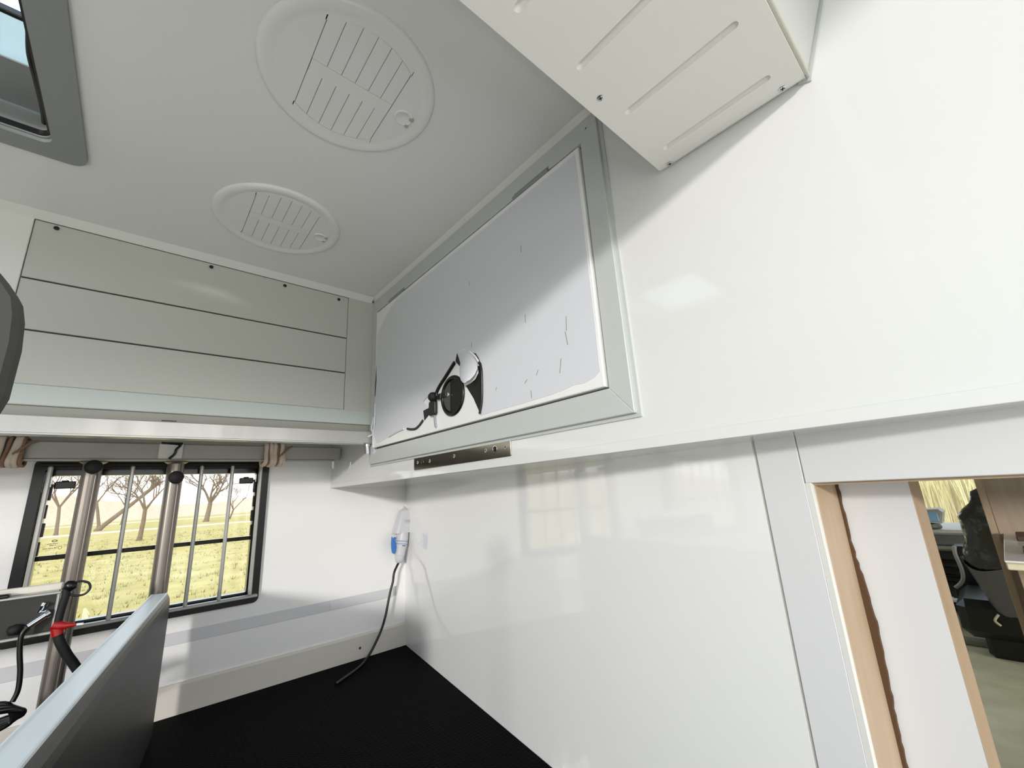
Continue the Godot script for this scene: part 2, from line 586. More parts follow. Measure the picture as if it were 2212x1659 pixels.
# ---------------------------------------------------------------- room
func shell() -> void:
	# bulkhead above the step, a hollow box over the cab passage seen as a solid face and underside
	var b := MB.new()
	b.box(Vector3(W, 1.14, ZW - 0.02), Vector3(2.3, YC, ZO), Transform3D(), 0.006)
	var wr := struct("wall_right", "glossy white upper bulkhead wall holding the grey locker, stepping out over the lower wall", "wall", b, M.wall)
	var tr := MB.new()
	tr.box(Vector3(W - 0.0025, 1.142, ZW), Vector3(W, 1.1715, ZO), Transform3D(), 0.0015)
	obj("edge_trim", tr, M.wall, wr)
	# floor and mat
	struct("floor", "floor of the horse area under the black rubber mat", "floor", bx(Vector3(XE - 0.1, -0.12, ZW - 0.1), Vector3(1.75, -0.012, ZO)), M.beige_board)
	var mm := MB.new()
	var edge := LW * Vector3(0, 0, 0.003)
	var p2 := PackedVector2Array([V(XE, -(ZW + 0.022)), V(edge.x, -(ZW + 0.022)), V(edge.x - 0.1576 * (ZO - ZW), -(ZO - 0.02)), V(XE, -(ZO - 0.02))])
	mm.prism(p2, -0.011, 0.0, Transform3D(Basis(Vector3(1, 0, 0), Vector3(0, 0, -1), Vector3(0, 1, 0)), Vector3.ZERO))
	tag(obj("floor_mat", mm, M.mat), "black studded rubber mat covering the whole floor up to the white walls", "mat")
	# ceiling with the hatch hole (x -1.32..-0.365, z -1.92..-1.0)
	var c := MB.new()
	for q in [[XE - 0.1, ZW - 0.1, -1.32, ZO], [-0.365, ZW - 0.1, 2.3, ZO], [-1.32, ZW - 0.1, -0.365, -1.92], [-1.32, -1.0, -0.365, ZO]]:
		c.box(Vector3(q[0], YC, q[1]), Vector3(q[2], YC + 0.06, q[3]))
	struct("ceiling", "smooth white ceiling with two round vents and a grey roof hatch", "ceiling", c, M.ceiling)
	# cove strips where ceiling meets the walls
	var cv := MB.new()
	cv.prism(PackedVector2Array([V(W, YC), V(W - 0.032, YC), V(W, YC - 0.026)]), ZP, ZO)
	struct("trim_1", "white cove strip along the top of the bulkhead wall under the ceiling", "trim", cv, M.plastic_white)
	var cv2 := MB.new()
	cv2.prism(PackedVector2Array([V(ZP, YC), V(ZP + 0.035, YC), V(ZP, YC - 0.03)]), -W + 0.03, 5.2, Transform3D(Basis(Vector3(0, 0, 1), Vector3(0, 1, 0), Vector3(-1, 0, 0)), Vector3.ZERO))
	struct("trim_2", "white cove strip above the planked panel under the ceiling", "trim", cv2, M.plastic_white)
	# window wall with two holes
	var w := MB.new()
	var h1 := [-0.37, 0.498, 0.6, 1.322]
	var h2 := [-2.09, 0.498, -1.2, 1.322]
	for q in [[XE - 0.1, -0.1, h2[0], 1.62], [h2[2], -0.1, h1[0], 1.62], [h1[2], -0.1, 1.75, 1.62], [h2[0], -0.1, h2[2], h2[1]], [h2[0], h2[3], h2[2], 1.62], [h1[0], -0.1, h1[2], h1[1]], [h1[0], h1[3], h1[2], 1.62]]:
		w.box(Vector3(q[0], q[1], ZW - 0.07), Vector3(q[2], q[3], ZW))
	struct("wall_back", "white side wall with the black framed barred window", "wall", w, M.wall_matt)
	# far end and the returns at the open side
	struct("wall_left", "plain white end wall of the horse area", "wall", bx(Vector3(XE - 0.1, -0.1, ZW - 0.07), Vector3(XE, YC + 0.06, ZO)), M.wall_matt)
	# skirting and strip
	var sk := MB.new()
	sk.prism(PackedVector2Array([V(ZW, -0.01), V(ZW + 0.02, -0.01), V(ZW + 0.02, 0.138), V(ZW + 0.012, 0.149), V(ZW, 0.149)]), -1.629, 5.2, Transform3D(Basis(Vector3(0, 0, 1), Vector3(0, 1, 0), Vector3(-1, 0, 0)), Vector3.ZERO))
	var skn := struct("baseboard_back", "beige kick board along the foot of the window wall", "baseboard", sk, M.beige_board)
	var sc := MB.new()
	sc.lathe(PackedVector2Array([V(0.0001, 0.004), V(0.005, 0.0035), V(0.0085, 0.0), V(0.0085, -0.002)]), Transform3D(Basis(Vector3.RIGHT, PI / 2), Vector3(1.284, 0.066, ZW + 0.02)), 14)
	obj("screw", sc, M.dark_gap, skn)
	var gs := MB.new()
	gs.box(Vector3(XE, 0.338, ZW), Vector3(1.073, 0.402, ZW + 0.004), Transform3D(), 0.0015)
	gs.box(Vector3(1.0755, 0.338, ZW), Vector3(1.53, 0.402, ZW + 0.004), Transform3D(), 0.0015)
	var tg := struct("trim_3", "flat grey strip running along the window wall above the kick board", "trim", gs, M.grey_strip)
	obj("end_piece", bx(Vector3(1.532, 0.345, ZW), Vector3(1.556, 0.41, ZW + 0.007), 0.003), M.frame_grey, tg)

# boxes on the lower bulkhead: along s0..s1, y0..y1, out of the wall from z0 to z1 (negative = behind its face)
func lwb(mb: MB, s0: float, y0: float, s1: float, y1: float, z0: float, z1: float, bev := 0.0) -> void:
	mb.box(Vector3(s0, y0, z0), Vector3(s1, y1, z1), LW, bev)

func lower_bulkhead() -> void:
	var m := MB.new()
	lwb(m, -0.1, -0.1, 2.796, 1.15, -0.09, 0.0)
	var wl := struct("wall_right_lower", "glossy white lower bulkhead wall under the step, reflecting the barred window", "wall", m, M.wall_low)
	var g := MB.new()
	lwb(g, 2.796, -0.1, 2.804, 1.15, -0.09, -0.0015)
	obj("joint", g, M.groove, wl)
	var cz := MB.new()
	lwb(cz, 2.804, -0.1, 2.9, 1.145, -0.012, 0.002, 0.0007)
	var cs := struct("trim_4", "flat white casing board left of the sliding door opening", "trim", cz, M.casing_white)
	var bevl := MB.new()
	lwb(bevl, 2.9004, -0.1, 2.9132, 1.029, -0.012, 0.0012, 0.0005)
	obj("return_strip", bevl, M.plastic_white, cs)
	var hd := MB.new()
	lwb(hd, 2.9025, 1.029, 3.75, 1.145, -0.012, 0.002, 0.0015)
	lwb(hd, 3.62, -0.1, 3.75, 1.029, -0.09, 0.002, 0.0015)
	var hn := struct("trim_5", "white head board above the sliding door opening", "trim", hd, M.casing_white)
	var hw := MB.new()
	lwb(hw, 2.9135, 1.0235, 3.62, 1.029, -0.09, -0.012)
	obj("head_lining", hw, M.wood, hn)
	# the opening: wooden jamb, torn foam, pocket panel with a wooden edge
	var d := Node3D.new()
	d.name = "door_1"
	add_child(d)
	tag(d, "white sliding pocket door with a bare wood edge in the opening to the cab", "door", "", "structure")
	var j := MB.new()
	lwb(j, 2.895, -0.1, 2.9145, 1.029, -0.122, -0.012, 0.001)
	obj("jamb", j, M.wood, d)
	# ragged foam edge behind the jamb
	var f := FastNoiseLite.new()
	f.seed = 4
	f.frequency = 9.0
	var ragged := PackedVector2Array()
	var n := 90
	for i in n + 1:
		var y := -0.08 + 1.105 * i / n
		var wgt := 0.004 + 0.01 * exp(-pow((y - 0.72) / 0.12, 2)) + 0.004 * exp(-pow((y - 0.5) / 0.2, 2))
		ragged.append(V(2.9145 + wgt + 0.0035 * f.get_noise_1d(y * 9.0) + 0.002 * f.get_noise_1d(y * 37.0 + 50.0), y))
	ragged.append(V(2.90, 1.025))
	ragged.append(V(2.90, -0.08))
	var fm := MB.new()
	fm.prism(ragged, -0.126, -0.118, LW)
	obj("foam_strip", fm, M.foam, d)
	var pn := MB.new()
	lwb(pn, 2.86, -0.1, 3.050, 1.024, -0.158, -0.129, 0.0)
	lwb(pn, 2.86, -0.1, 3.050, 1.024, -0.128, -0.1265, 0.0)
	obj("panel", pn, M.casing_white, d)
	var pe := MB.new()
	lwb(pe, 3.050, -0.1, 3.0515, 1.024, -0.19, -0.127, 0.0003)
	obj("wood_edge", pe, M.wood, d)

# ---------------------------------------------------------------- windows
func windows() -> void:
	for k in 2:
		var dx := 0.0 if k == 0 else -1.645
		var n := Node3D.new()
		n.name = "window_%d" % (k + 1)
		add_child(n)
		tag(n, "black framed sliding window with aluminium bars, next to the corner" if k == 0 else "second barred window further along the side wall, out of sight left", "window", "", "structure")
		n.position = Vector3(0.12 + dx, 0.48, ZW)
		var x0 := (-0.40 if k == 0 else -0.46) + dx
		var x1 := 0.64 + dx
		var fr := MB.new()
		fr.ring(rrect(x0, 0.481, x1, 1.338, 0.03), rrect(x0 + 0.04, 0.521, x1 - 0.04, 1.285, 0.012), ZW - 0.005, ZW + 0.018)
		obj("outer_frame", fr, M.black, n)
		var sa := MB.new()
		sa.ring(rrect(x0 + 0.04, 0.52, x1 - 0.04, 1.286, 0.012), rrect(x0 + 0.065, 0.545, x1 - 0.065, 1.255, 0.01), ZW - 0.055, ZW - 0.006)
		obj("sash", sa, M.black_gloss, n)
		obj("rail", bx(Vector3(x0 + 0.06, 0.846, ZW - 0.042), Vector3(x1 - 0.06, 0.868, ZW - 0.012), 0.003), M.black_gloss, n)
		obj("pane", bx(Vector3(x0 + 0.06, 0.868, ZW - 0.034), Vector3(x1 - 0.06, 1.26, ZW - 0.03)), M.glass, n)
		obj("pane", bx(Vector3(x0 + 0.06, 0.54, ZW - 0.024), Vector3(x1 - 0.06, 0.848, ZW - 0.02)), M.glass, n)
		# stepped rubber runs up both sides of the upper pane
		for s in [0, 1]:
			var notch := MB.new()
			for q in 4:
				var ya := 0.87 + q * 0.088
				var dxn := 0.006 + 0.004 * (q % 2)
				if s == 0:
					notch.box(Vector3(x0 + 0.062, ya, ZW - 0.028), Vector3(x0 + 0.066 + dxn, ya + 0.066, ZW - 0.008), Transform3D(), 0.002)
				else:
					notch.box(Vector3(x1 - 0.066 - dxn, ya, ZW - 0.028), Vector3(x1 - 0.062, ya + 0.066, ZW - 0.008), Transform3D(), 0.002)
			obj("run_seal", notch, M.black, n)
		# latches at both top corners
		for s in [0, 1]:
			var la := MB.new()
			var a := x0 + 0.068 if s == 0 else x1 - 0.068
			var dir := 1.0 if s == 0 else -1.0
			var lo := minf(a + dir * 0.012, a + dir * 0.088)
			la.box(Vector3(lo, 1.19, ZW - 0.026), Vector3(lo + 0.076, 1.226, ZW - 0.004), Transform3D(), 0.004)
			la.box(Vector3(lo + 0.022, 1.222, ZW - 0.022), Vector3(lo + 0.05, 1.232, ZW - 0.008), Transform3D(), 0.003)
			la.box(Vector3(minf(a, a + dir * 0.014), 1.2, ZW - 0.022), Vector3(maxf(a, a + dir * 0.014), 1.214, ZW - 0.01))
			obj("latch", la, M.black, n)
		# bars and their sill rail
		var sill := MB.new()
		sill.box(Vector3(x0 + 0.02, 0.517, ZW + 0.018), Vector3(x1 - 0.012, 0.533, ZW + 0.055), Transform3D(), 0.003)
		obj("bar_sill", sill, M.aluminium, n)
		var tops := MB.new()
		tops.box(Vector3(x0 + 0.02, 1.297, ZW + 0.018), Vector3(x1 - 0.012, 1.312, ZW + 0.05), Transform3D(), 0.003)
		obj("bar_header", tops, M.black, n)
		for q in 8:
			var xb := -0.492 + 0.1538 * q + dx
			if xb < x0 + 0.01:
				continue
			var br := MB.new()
			br.box(Vector3(xb - 0.0095, 0.532, ZW + 0.047), Vector3(xb + 0.0095, 1.299, ZW + 0.066), Transform3D(), 0.005)
			obj("bar", br, M.aluminium, n)
		if k == 0:
			# maker's stamp in the glass: an oval and lines of fine print
			var mk := MB.new()
			var zz := ZW - 0.0295
			mk.ring(ellipse(-0.281, 0.935, 0.0105, 0.0055), ellipse(-0.281, 0.935, 0.006, 0.0025), zz, zz + 0.0008)
			mk.ring(ellipse(-0.258, 0.901, 0.0075, 0.0075), ellipse(-0.258, 0.901, 0.006, 0.006), zz, zz + 0.0008)
			for ln in [[-0.305, 0.920, 0.036], [-0.296, 0.912, 0.022], [-0.318, 0.899, 0.048]]:
				var x := 0.0
				var kk := 0
				while x < ln[2]:
					var wd := 0.0022 + 0.0012 * ((kk * 7) % 3)
					mk.box(Vector3(ln[0] + x, ln[1], zz), Vector3(ln[0] + x + wd, ln[1] + 0.0034, zz + 0.0008))
					x += wd + 0.0012 + (0.002 if kk % 4 == 3 else 0.0)
					kk += 1
			obj("glass_stamp", mk, M.print_grey, n)

func ellipse(cx: float, cy: float, rx: float, ry: float, n := 24) -> PackedVector2Array:
	var out := PackedVector2Array()
	for i in n:
		out.append(V(cx + rx * cos(TAU * i / n), cy + ry * sin(TAU * i / n)))
	return out

# ---------------------------------------------------------------- outside
func ground_height(x: float, z: float, f: FastNoiseLite) -> float:
	var h := -0.5 + 0.05 * f.get_noise_2d(x * 3.0, z * 3.0) * clampf((-z - 6.0) / 20.0, 0.0, 1.0)
	return h

func grid(x0: float, x1: float, z0: float, z1: float, nx: int, nz: int, hf: Callable) -> MB:
	var m := MB.new()
	var P := []
	for i in nx + 1:
		var row := []
		for j in nz + 1:
			var x := lerpf(x0, x1, float(i) / nx)
			var z := lerpf(z0, z1, float(j) / nz)
			row.append(Vector3(x, hf.call(x, z), z))
		P.append(row)
	var nr := func(i: int, j: int) -> Vector3:
		var a: Vector3 = P[mini(i + 1, nx)][j] - P[maxi(i - 1, 0)][j]
		var b: Vector3 = P[i][mini(j + 1, nz)] - P[i][maxi(j - 1, 0)]
		var n := b.cross(a).normalized()
		return n if n.y > 0 else -n
	for i in nx:
		for j in nz:
			var n00: Vector3 = nr.call(i, j)
			var n10: Vector3 = nr.call(i + 1, j)
			var n11: Vector3 = nr.call(i + 1, j + 1)
			var n01: Vector3 = nr.call(i, j + 1)
			m.tri(P[i][j], P[i + 1][j], P[i + 1][j + 1], n00, n10, n11)
			m.tri(P[i][j], P[i + 1][j + 1], P[i][j + 1], n00, n11, n01)
	return m

func outside() -> void:
	var f := FastNoiseLite.new()
	f.seed = 7
	f.frequency = 0.02
	struct("ground", "pale winter grass field outside the window", "field", grid(-140, 160, -130, 90, 60, 44, func(x, z): return ground_height(x, z, f)), M.grass)
	struct("bounce_yard", "pale unseen yard added behind the view to throw light inside", "yard", bx(Vector3(-14.0, -0.6, 1.6), Vector3(8.0, -0.42, 22.0)), M.path)  # unseen pale ground, added to bounce light up at the ceiling
	var rmp := MB.new()  # unseen pale surface, added to throw sunlight up at the ceiling
	rmp.prism(PackedVector2Array([V(1.22, 0.0), V(2.75, -0.44), V(2.75, -0.5), V(1.22, -0.08)]), -2.6, 5.2, Transform3D(Basis(Vector3(0, 0, 1), Vector3(0, 1, 0), Vector3(-1, 0, 0)), Vector3.ZERO))
	struct("bounce_slope", "pale unseen slope added behind the view to throw light up inside", "bounce_slope", rmp, M.plastic_white)
	var hg := MB.new()  # unseen block, added to keep low sky light off the planks
	hg.box(Vector3(-60.0, -0.6, 14.0), Vector3(30.0, 2.5, 15.5), Transform3D(), 0.3)
	struct("sky_blocker", "dark unseen block added behind the view to cut the low sky light", "sky_blocker", hg, M.bark)
	# scrubby slope far behind the trees
	var hill := grid(-150, 170, -330, -110, 90, 40, func(x: float, z: float):
		var t := smoothstep(-112.0, -190.0, z)
		var lift := 2.6 + 4.0 * smoothstep(10.0, -26.0, x) + 2.5 * smoothstep(26.0, 60.0, x)
		return -0.9 + t * lift * 1.35 + f.get_noise_2d(x * 6.0, z * 6.0) * 1.3 * t + f.get_noise_2d(x * 30.0, z * 30.0) * 0.35 * t)
	struct("hill", "brown scrubby slope rising behind the bare trees", "hill", hill, M.scrub)
	# trodden paths
	for q in [[-52.0, 1.1, 0.0], [-95.0, 2.0, 1.0]]:
		var p := MB.new()
		for i in 60:
			var xa := -70.0 + i * 3.0
			var xb := xa + 3.0
			var za: float = q[0] + 1.5 * sin(xa * 0.05 + q[2])
			var zb: float = q[0] + 1.5 * sin(xb * 0.05 + q[2])
			var y0 := -0.5 + 0.06
			p.quad(Vector3(xa, y0, za - q[1]), Vector3(xb, y0, zb - q[1]), Vector3(xb, y0, zb + q[1]), Vector3(xa, y0, za + q[1]), Vector3.UP)
			p.quad(Vector3(xa, y0, za + q[1]), Vector3(xb, y0, zb + q[1]), Vector3(xb, y0 - 0.1, zb + q[1]), Vector3(xa, y0 - 0.1, za + q[1]), Vector3.BACK)
		struct("path", "pale trodden path crossing the field " + ("near the trees" if q[2] == 0.0 else "at the foot of the slope"), "path", p, M.path)
	# grass tufts
	var blade := MB.new()
	var rg := RandomNumberGenerator.new()
	rg.seed = 11
	for i in 9:
		var a := rg.randf() * TAU
		var o := Vector3(cos(a), 0, sin(a)) * rg.randf() * 0.06
		var lean := Vector3(cos(a), 0, sin(a)) * 0.05
		var side := Vector3(-sin(a), 0, cos(a)) * 0.006
		var h := 0.07 + 0.06 * rg.randf()
		blade.tri(o - side, o + side, o + lean + Vector3(0, h, 0), Vector3.UP, Vector3.UP, Vector3.UP)
	var mm := MultiMesh.new()
	mm.transform_format = MultiMesh.TRANSFORM_3D
	mm.mesh = blade.mesh()
	mm.instance_count = 5000
	for i in 5000:
		var d := 3.0 + 34.0 * pow(rg.randf(), 0.8)
		var az := rg.randf_range(-0.75, 0.45)
		var p := Vector3(sin(az) * d * 1.1, 0, -2.6 - cos(az) * d)
		p.y = ground_height(p.x, p.z, f) - 0.01
		var s := rg.randf_range(0.6, 1.5)
		mm.set_instance_transform(i, Transform3D(Basis(Vector3.UP, rg.randf() * TAU).scaled(Vector3(s, s * 0.7, s)), p))
	var mi := MultiMeshInstance3D.new()
	mi.name = "grass"
	mi.multimesh = mm
	mi.material_override = M.tuft
	add_child(mi)
	tag(mi, "tufts of pale winter grass on the field outside the window", "grass", "", "stuff")
	var reed := MB.new()
	for i in 6:
		var a := rg.randf() * TAU
		var o := Vector3(cos(a), 0, sin(a)) * 0.12 * rg.randf()
		var h := 1.1 + 0.6 * rg.randf()
		reed.tube(PackedVector3Array([o, o + Vector3(cos(a) * 0.06, h * 0.6, sin(a) * 0.06), o + Vector3(cos(a) * 0.16, h, sin(a) * 0.16)]), PackedFloat32Array([0.012, 0.009, 0.014]), 3, false)
	var rm := MultiMesh.new()
	rm.transform_format = MultiMesh.TRANSFORM_3D
	rm.mesh = reed.mesh()
	rm.instance_count = 900
	for i in 900:
		var p := Vector3(rg.randf_range(15.0, 26.0), 0, rg.randf_range(-5.0, 3.0))
		p.y = ground_height(p.x, p.z, f) - 0.02
		rm.set_instance_transform(i, Transform3D(Basis(Vector3.UP, rg.randf() * TAU).scaled(Vector3.ONE * rg.randf_range(0.7, 1.15)), p))
	var ri := MultiMeshInstance3D.new()
	ri.name = "reeds"
	ri.multimesh = rm
	ri.material_override = M.reed
	add_child(ri)
	tag(ri, "pale yellow dry reeds standing outside the cab windscreen", "reeds", "", "stuff")
	# bare trees
	tree("tree", "bare tree with one trunk and a wide crown, beside the thick post at the partition", Vector3(0.43, -0.5, -33.0), 1.7, 0.17, 4.2, 3, 0.04)
	tree("tree", "bare tree with a V shaped trunk, seen in the right half of the window", Vector3(6.7, -0.5, -64.0), 2.2, 0.4, 7.2, 17, 0.1)
	tree("tree", "bare tree whose trunk leans far to the right, between the two thick posts", Vector3(-2.56, -0.5, -60.0), 3.9, 0.3, 5.2, 29, 0.95)
	tree("tree", "slim bare tree left of the first thick post", Vector3(-4.84, -0.5, -55.0), 2.4, 0.2, 6.4, 41, -0.05)
	tree("tree", "small pale bare tree at the right edge of the window", Vector3(9.9, -0.5, -70.0), 1.2, 0.16, 5.0, 53, 0.3)
	tree("tree", "bare tree with drooping branches behind the first thick post", Vector3(-3.0, -0.5, -75.0), 3.0, 0.25, 8.0, 67, -0.2)
	tree("tree", "thin forked young tree at the left edge of the window", Vector3(-9.4, -0.5, -78.0), 1.4, 0.13, 4.6, 79, 0.15)
	tree("tree", "slender bare tree standing just right of the leaning trunk", Vector3(-1.1, -0.5, -84.0), 2.6, 0.2, 6.8, 83, 0.05)

func tree(called: String, label: String, at: Vector3, fork: float, r: float, height: float, seed_: int, lean: float) -> void:
	var t := thing(called, label, "tree", at, "bare trees in the field")
	r *= 0.68
	var rg := RandomNumberGenerator.new()
	rg.seed = seed_
	var trunk := MB.new()
	var top := at + Vector3(lean * fork, fork, 0)
	trunk.tube(PackedVector3Array([at + Vector3(0, -0.1, 0), at.lerp(top, 0.12) + Vector3(0.02, 0, 0), at.lerp(top, 0.6) + Vector3(0.03, 0, 0.02), top]), PackedFloat32Array([r * 1.45, r, r * 0.88, r * 0.8]), 8)
	obj("trunk", trunk, M.bark, t)
	var cr := MB.new()
	var main := 3 + rg.randi() % 2
	for i in main:
		var a := TAU * i / main + rg.randf() * 0.9
		var dir := Vector3(cos(a) * 0.62 + lean * 0.5, 0.95, sin(a) * 0.62).normalized()
		branch(cr, top - Vector3(0, 0.05, 0), dir, (height - fork) * rg.randf_range(0.45, 0.62), r * 0.6, 0, rg)
	obj("crown", cr, M.bark, t)

func branch(m: MB, a: Vector3, dir: Vector3, ln: float, r: float, depth: int, rg: RandomNumberGenerator) -> void:
	var bend := Vector3(rg.randf_range(-1, 1), rg.randf_range(-0.2, 0.7), rg.randf_range(-1, 1)) * 0.22
	var mid := a + dir * ln * 0.5
	var d2 := (dir + bend).normalized()
	var end := mid + d2 * ln * 0.5
	m.tube(PackedVector3Array([a, mid, end]), PackedFloat32Array([r, r * 0.78, r * 0.52]), 5 if depth < 2 else 3, false)
	if depth >= 4:
		return
	var kids := 4 if depth < 2 else 3
	for i in kids:
		var t := 0.45 + 0.55 * (i + 1.0) / kids
		var p := a.lerp(mid, t * 2.0) if t < 0.5 else mid.lerp(end, t * 2.0 - 1.0)
		var sp := Vector3(rg.randf_range(-1, 1), rg.randf_range(-0.25, 0.6), rg.randf_range(-1, 1)).normalized()
		branch(m, p, (d2 + sp * 0.85).normalized(), ln * rg.randf_range(0.5, 0.78), maxf(r * 0.5, 0.011), depth + 1, rg)

# ---------------------------------------------------------------- cab seen through the opening
func cab() -> void:
	struct("floor_cab", "grey beige vinyl floor of the passage into the cab", "floor", bx(Vector3(1.2, -0.1, -1.4), Vector3(5.3, 0.0, 1.3)), M.vinyl)
	var sh := MB.new()
	sh.box(Vector3(1.75, 0.0, -1.45), Vector3(3.9, 1.3, -1.4))
	sh.box(Vector3(3.9, 0.0, -1.45), Vector3(5.3, 0.5, -1.4))
	sh.box(Vector3(3.9, 1.15, -1.45), Vector3(5.3, 1.3, -1.4))
	sh.box(Vector3(1.3, 0.0, 1.3), Vector3(2.4, 1.3, 1.35))
	sh.box(Vector3(2.4, 0.0, 1.3), Vector3(3.7, 0.25, 1.35))
	sh.box(Vector3(3.7, 0.0, 1.3), Vector3(3.9, 1.3, 1.35))
	sh.box(Vector3(2.4, 1.15, 1.3), Vector3(3.7, 1.3, 1.35))
	sh.box(Vector3(3.9, 0.0, 1.3), Vector3(5.3, 0.5, 1.35))
	sh.box(Vector3(3.9, 1.15, 1.3), Vector3(5.3, 1.3, 1.35))
	sh.box(Vector3(5.25, 0.0, -1.45), Vector3(5.3, 0.5, 1.35))
	sh.box(Vector3(2.25, 1.25, -1.45), Vector3(5.3, 1.32, 1.35))
	sh.box(Vector3(1.3, 0.0, ZO), Vector3(2.3, 1.15, 1.35))
	struct("wall_cab", "shell of the driving cab beyond the door opening", "wall", sh, M.plastic_white)
	obj("window_3", bx(Vector3(5.27, 0.5, -1.4), Vector3(5.275, 1.25, 1.3)), M.glass)
	tag(get_node("window_3"), "windscreen of the cab showing pale yellow field beyond", "window", "", "structure")
	var stp := MB.new()
	stp.box(Vector3(3.88, 0.0, -1.3), Vector3(3.95, 0.03, 1.2), Transform3D(), 0.006)
	struct("trim_6", "pale metal threshold strip across the cab floor", "trim", stp, M.dash_light)

	# driver's seat wrapped in black plastic
	var s := thing("driver_seat", "driver's seat wrapped in crumpled black plastic, seen through the door opening", "seat", Vector3(3.75, 0, 0.0))
	var nz := FastNoiseLite.new()
	nz.seed = 3
	nz.frequency = 4.0
	var prof := [[0.24, -0.20, 0.17, 0.06, 3.74], [0.30, -0.215, 0.2, 0.09, 3.72], [0.42, -0.245, 0.23, 0.1, 3.71], [0.5, -0.268, 0.25, 0.1, 3.7], [0.56, -0.262, 0.25, 0.09, 3.69], [0.63, -0.235, 0.24, 0.085, 3.68], [0.7, -0.24, 0.24, 0.085, 3.67], [0.76, -0.237, 0.23, 0.08, 3.66], [0.8, -0.205, 0.2, 0.075, 3.66], [0.835, -0.178, 0.15, 0.065, 3.65], [0.87, -0.168, 0.13, 0.06, 3.645], [0.9, -0.158, 0.12, 0.055, 3.64], [0.918, -0.12, 0.09, 0.04, 3.64]]
	var rings := []
	for q in prof:
		var row := []
		for k in 40:
			var a := TAU * k / 40
			var c := signf(cos(a)) * pow(absf(cos(a)), 0.7)
			var si := signf(sin(a)) * pow(absf(sin(a)), 0.7)
			var zc: float = (q[1] + q[2]) * 0.5
			var p := Vector3(q[4] + q[3] * c, q[0], zc + (q[2] - q[1]) * 0.5 * si)
			p += Vector3(c, 0.3, si) * 0.012 * nz.get_noise_3d(p.x * 3.0, p.y * 3.0, p.z * 3.0)
			row.append(p)
		rings.append(row)
	var bm := MB.new()
	bm.loft(rings)
	obj("backrest", bm, M.plastic_wrap, s)
	var cov := []
	for q in prof.slice(0, 4):
		var row := []
		for k in 40:
			var a := TAU * k / 40
			var c := signf(cos(a)) * pow(absf(cos(a)), 0.7)
			var si := signf(sin(a)) * pow(absf(sin(a)), 0.7)
			var sag := 0.03 * cos(a * 3.0 + 1.0)
			var p := Vector3(q[4] + (q[3] + 0.014) * c, q[0] - sag, (q[1] + q[2]) * 0.5 + ((q[2] - q[1]) * 0.5 + 0.01) * si)
			p += Vector3(c, 0.2, si) * 0.016 * nz.get_noise_3d(p.x * 5.0, p.y * 5.0, p.z * 5.0)
			row.append(p)
		cov.append(row)
	var cvm := MB.new()
	cvm.loft(cov, false)
	tag(obj("plastic_cover", cvm, M.wrap_grey, s), "grey crumpled plastic round the lower backrest", "")
	var cu := MB.new()
	cu.box(Vector3(3.72, 0.26, -0.2), Vector3(4.2, 0.4, 0.2), Transform3D(), 0.05)
	obj("cushion", cu, M.plastic_wrap, s)
	var ba := MB.new()
	ba.box(Vector3(3.66, 0.1, -0.36), Vector3(4.15, 0.3, 0.26), Transform3D(), 0.04)
	ba.box(Vector3(3.7, 0.0, -0.28), Vector3(4.1, 0.12, 0.22), Transform3D(), 0.02)
	obj("base", ba, M.black, s)
	var ar := MB.new()
	ar.tube(smooth_path(PackedVector3Array([Vector3(3.64, 0.245, -0.195), Vector3(3.63, 0.215, -0.215), Vector3(3.64, 0.19, -0.2)])), PackedFloat32Array([0.006]), 8)
	obj("lever", ar, M.cream, s)

	# dashboard
	var d := thing("dashboard", "grey cab dashboard with vent slats behind the wrapped seat", "dashboard", Vector3(4.7, 0, -0.4))
	var db := MB.new()
	db.box(Vector3(4.55, 0.05, -1.38), Vector3(5.2, 0.55, 1.25), Transform3D(), 0.04)
	obj("body", db, M.dash, d)
	obj("ledge", bx(Vector3(4.46, 0.452, -1.38), Vector3(4.6, 0.478, -0.28), 0.01), M.dash_light, d)
	for i in 4:
		obj("vent_slat", bx(Vector3(4.5, 0.37 - 0.05 * i, -1.2), Vector3(4.57, 0.385 - 0.05 * i, -0.31), 0.005), M.black, d)
	obj("top_pad", bx(Vector3(4.6, 0.548, -1.38), Vector3(5.22, 0.585, 1.25), 0.02), M.dash_light, d)
	var dc := thing("door_pocket", "dark moulded side pocket with a tan edge, beside the wrapped seat", "pocket", Vector3(4.4, 0, -0.33))
	var dp := MB.new()
	dp.prism(PackedVector2Array([V(-0.395, 0.24), V(-0.345, 0.29), V(-0.335, 0.36), V(-0.345, 0.46), V(-0.345, 0.51), V(-0.28, 0.512), V(-0.26, 0.4), V(-0.24, 0.2), V(-0.3, 0.1), V(-0.4, 0.12)]), 4.3, 4.46, Transform3D(Basis(Vector3(0, 0, 1), Vector3(0, 1, 0), Vector3(1, 0, 0)), Vector3.ZERO))
	obj("shell", dp, M.black, dc)
	var de := MB.new()
	de.tube(smooth_path(PackedVector3Array([Vector3(4.295, 0.51, -0.34), Vector3(4.295, 0.46, -0.347), Vector3(4.295, 0.36, -0.338), Vector3(4.295, 0.29, -0.35), Vector3(4.295, 0.24, -0.395)])), PackedFloat32Array([0.011]), 8)
	obj("edge", de, M.dash_light, dc)
	# outside mirror
	var mi := thing("door_mirror", "grey door mirror with pale blue glass against the windscreen", "mirror", Vector3(4.5, 0.5, -0.44))
	obj("glass", bx(Vector3(4.488, 0.655, -0.49), Vector3(4.494, 0.72, -0.395), 0.002), M.mirror_glass, mi)
	var mh := MB.new()
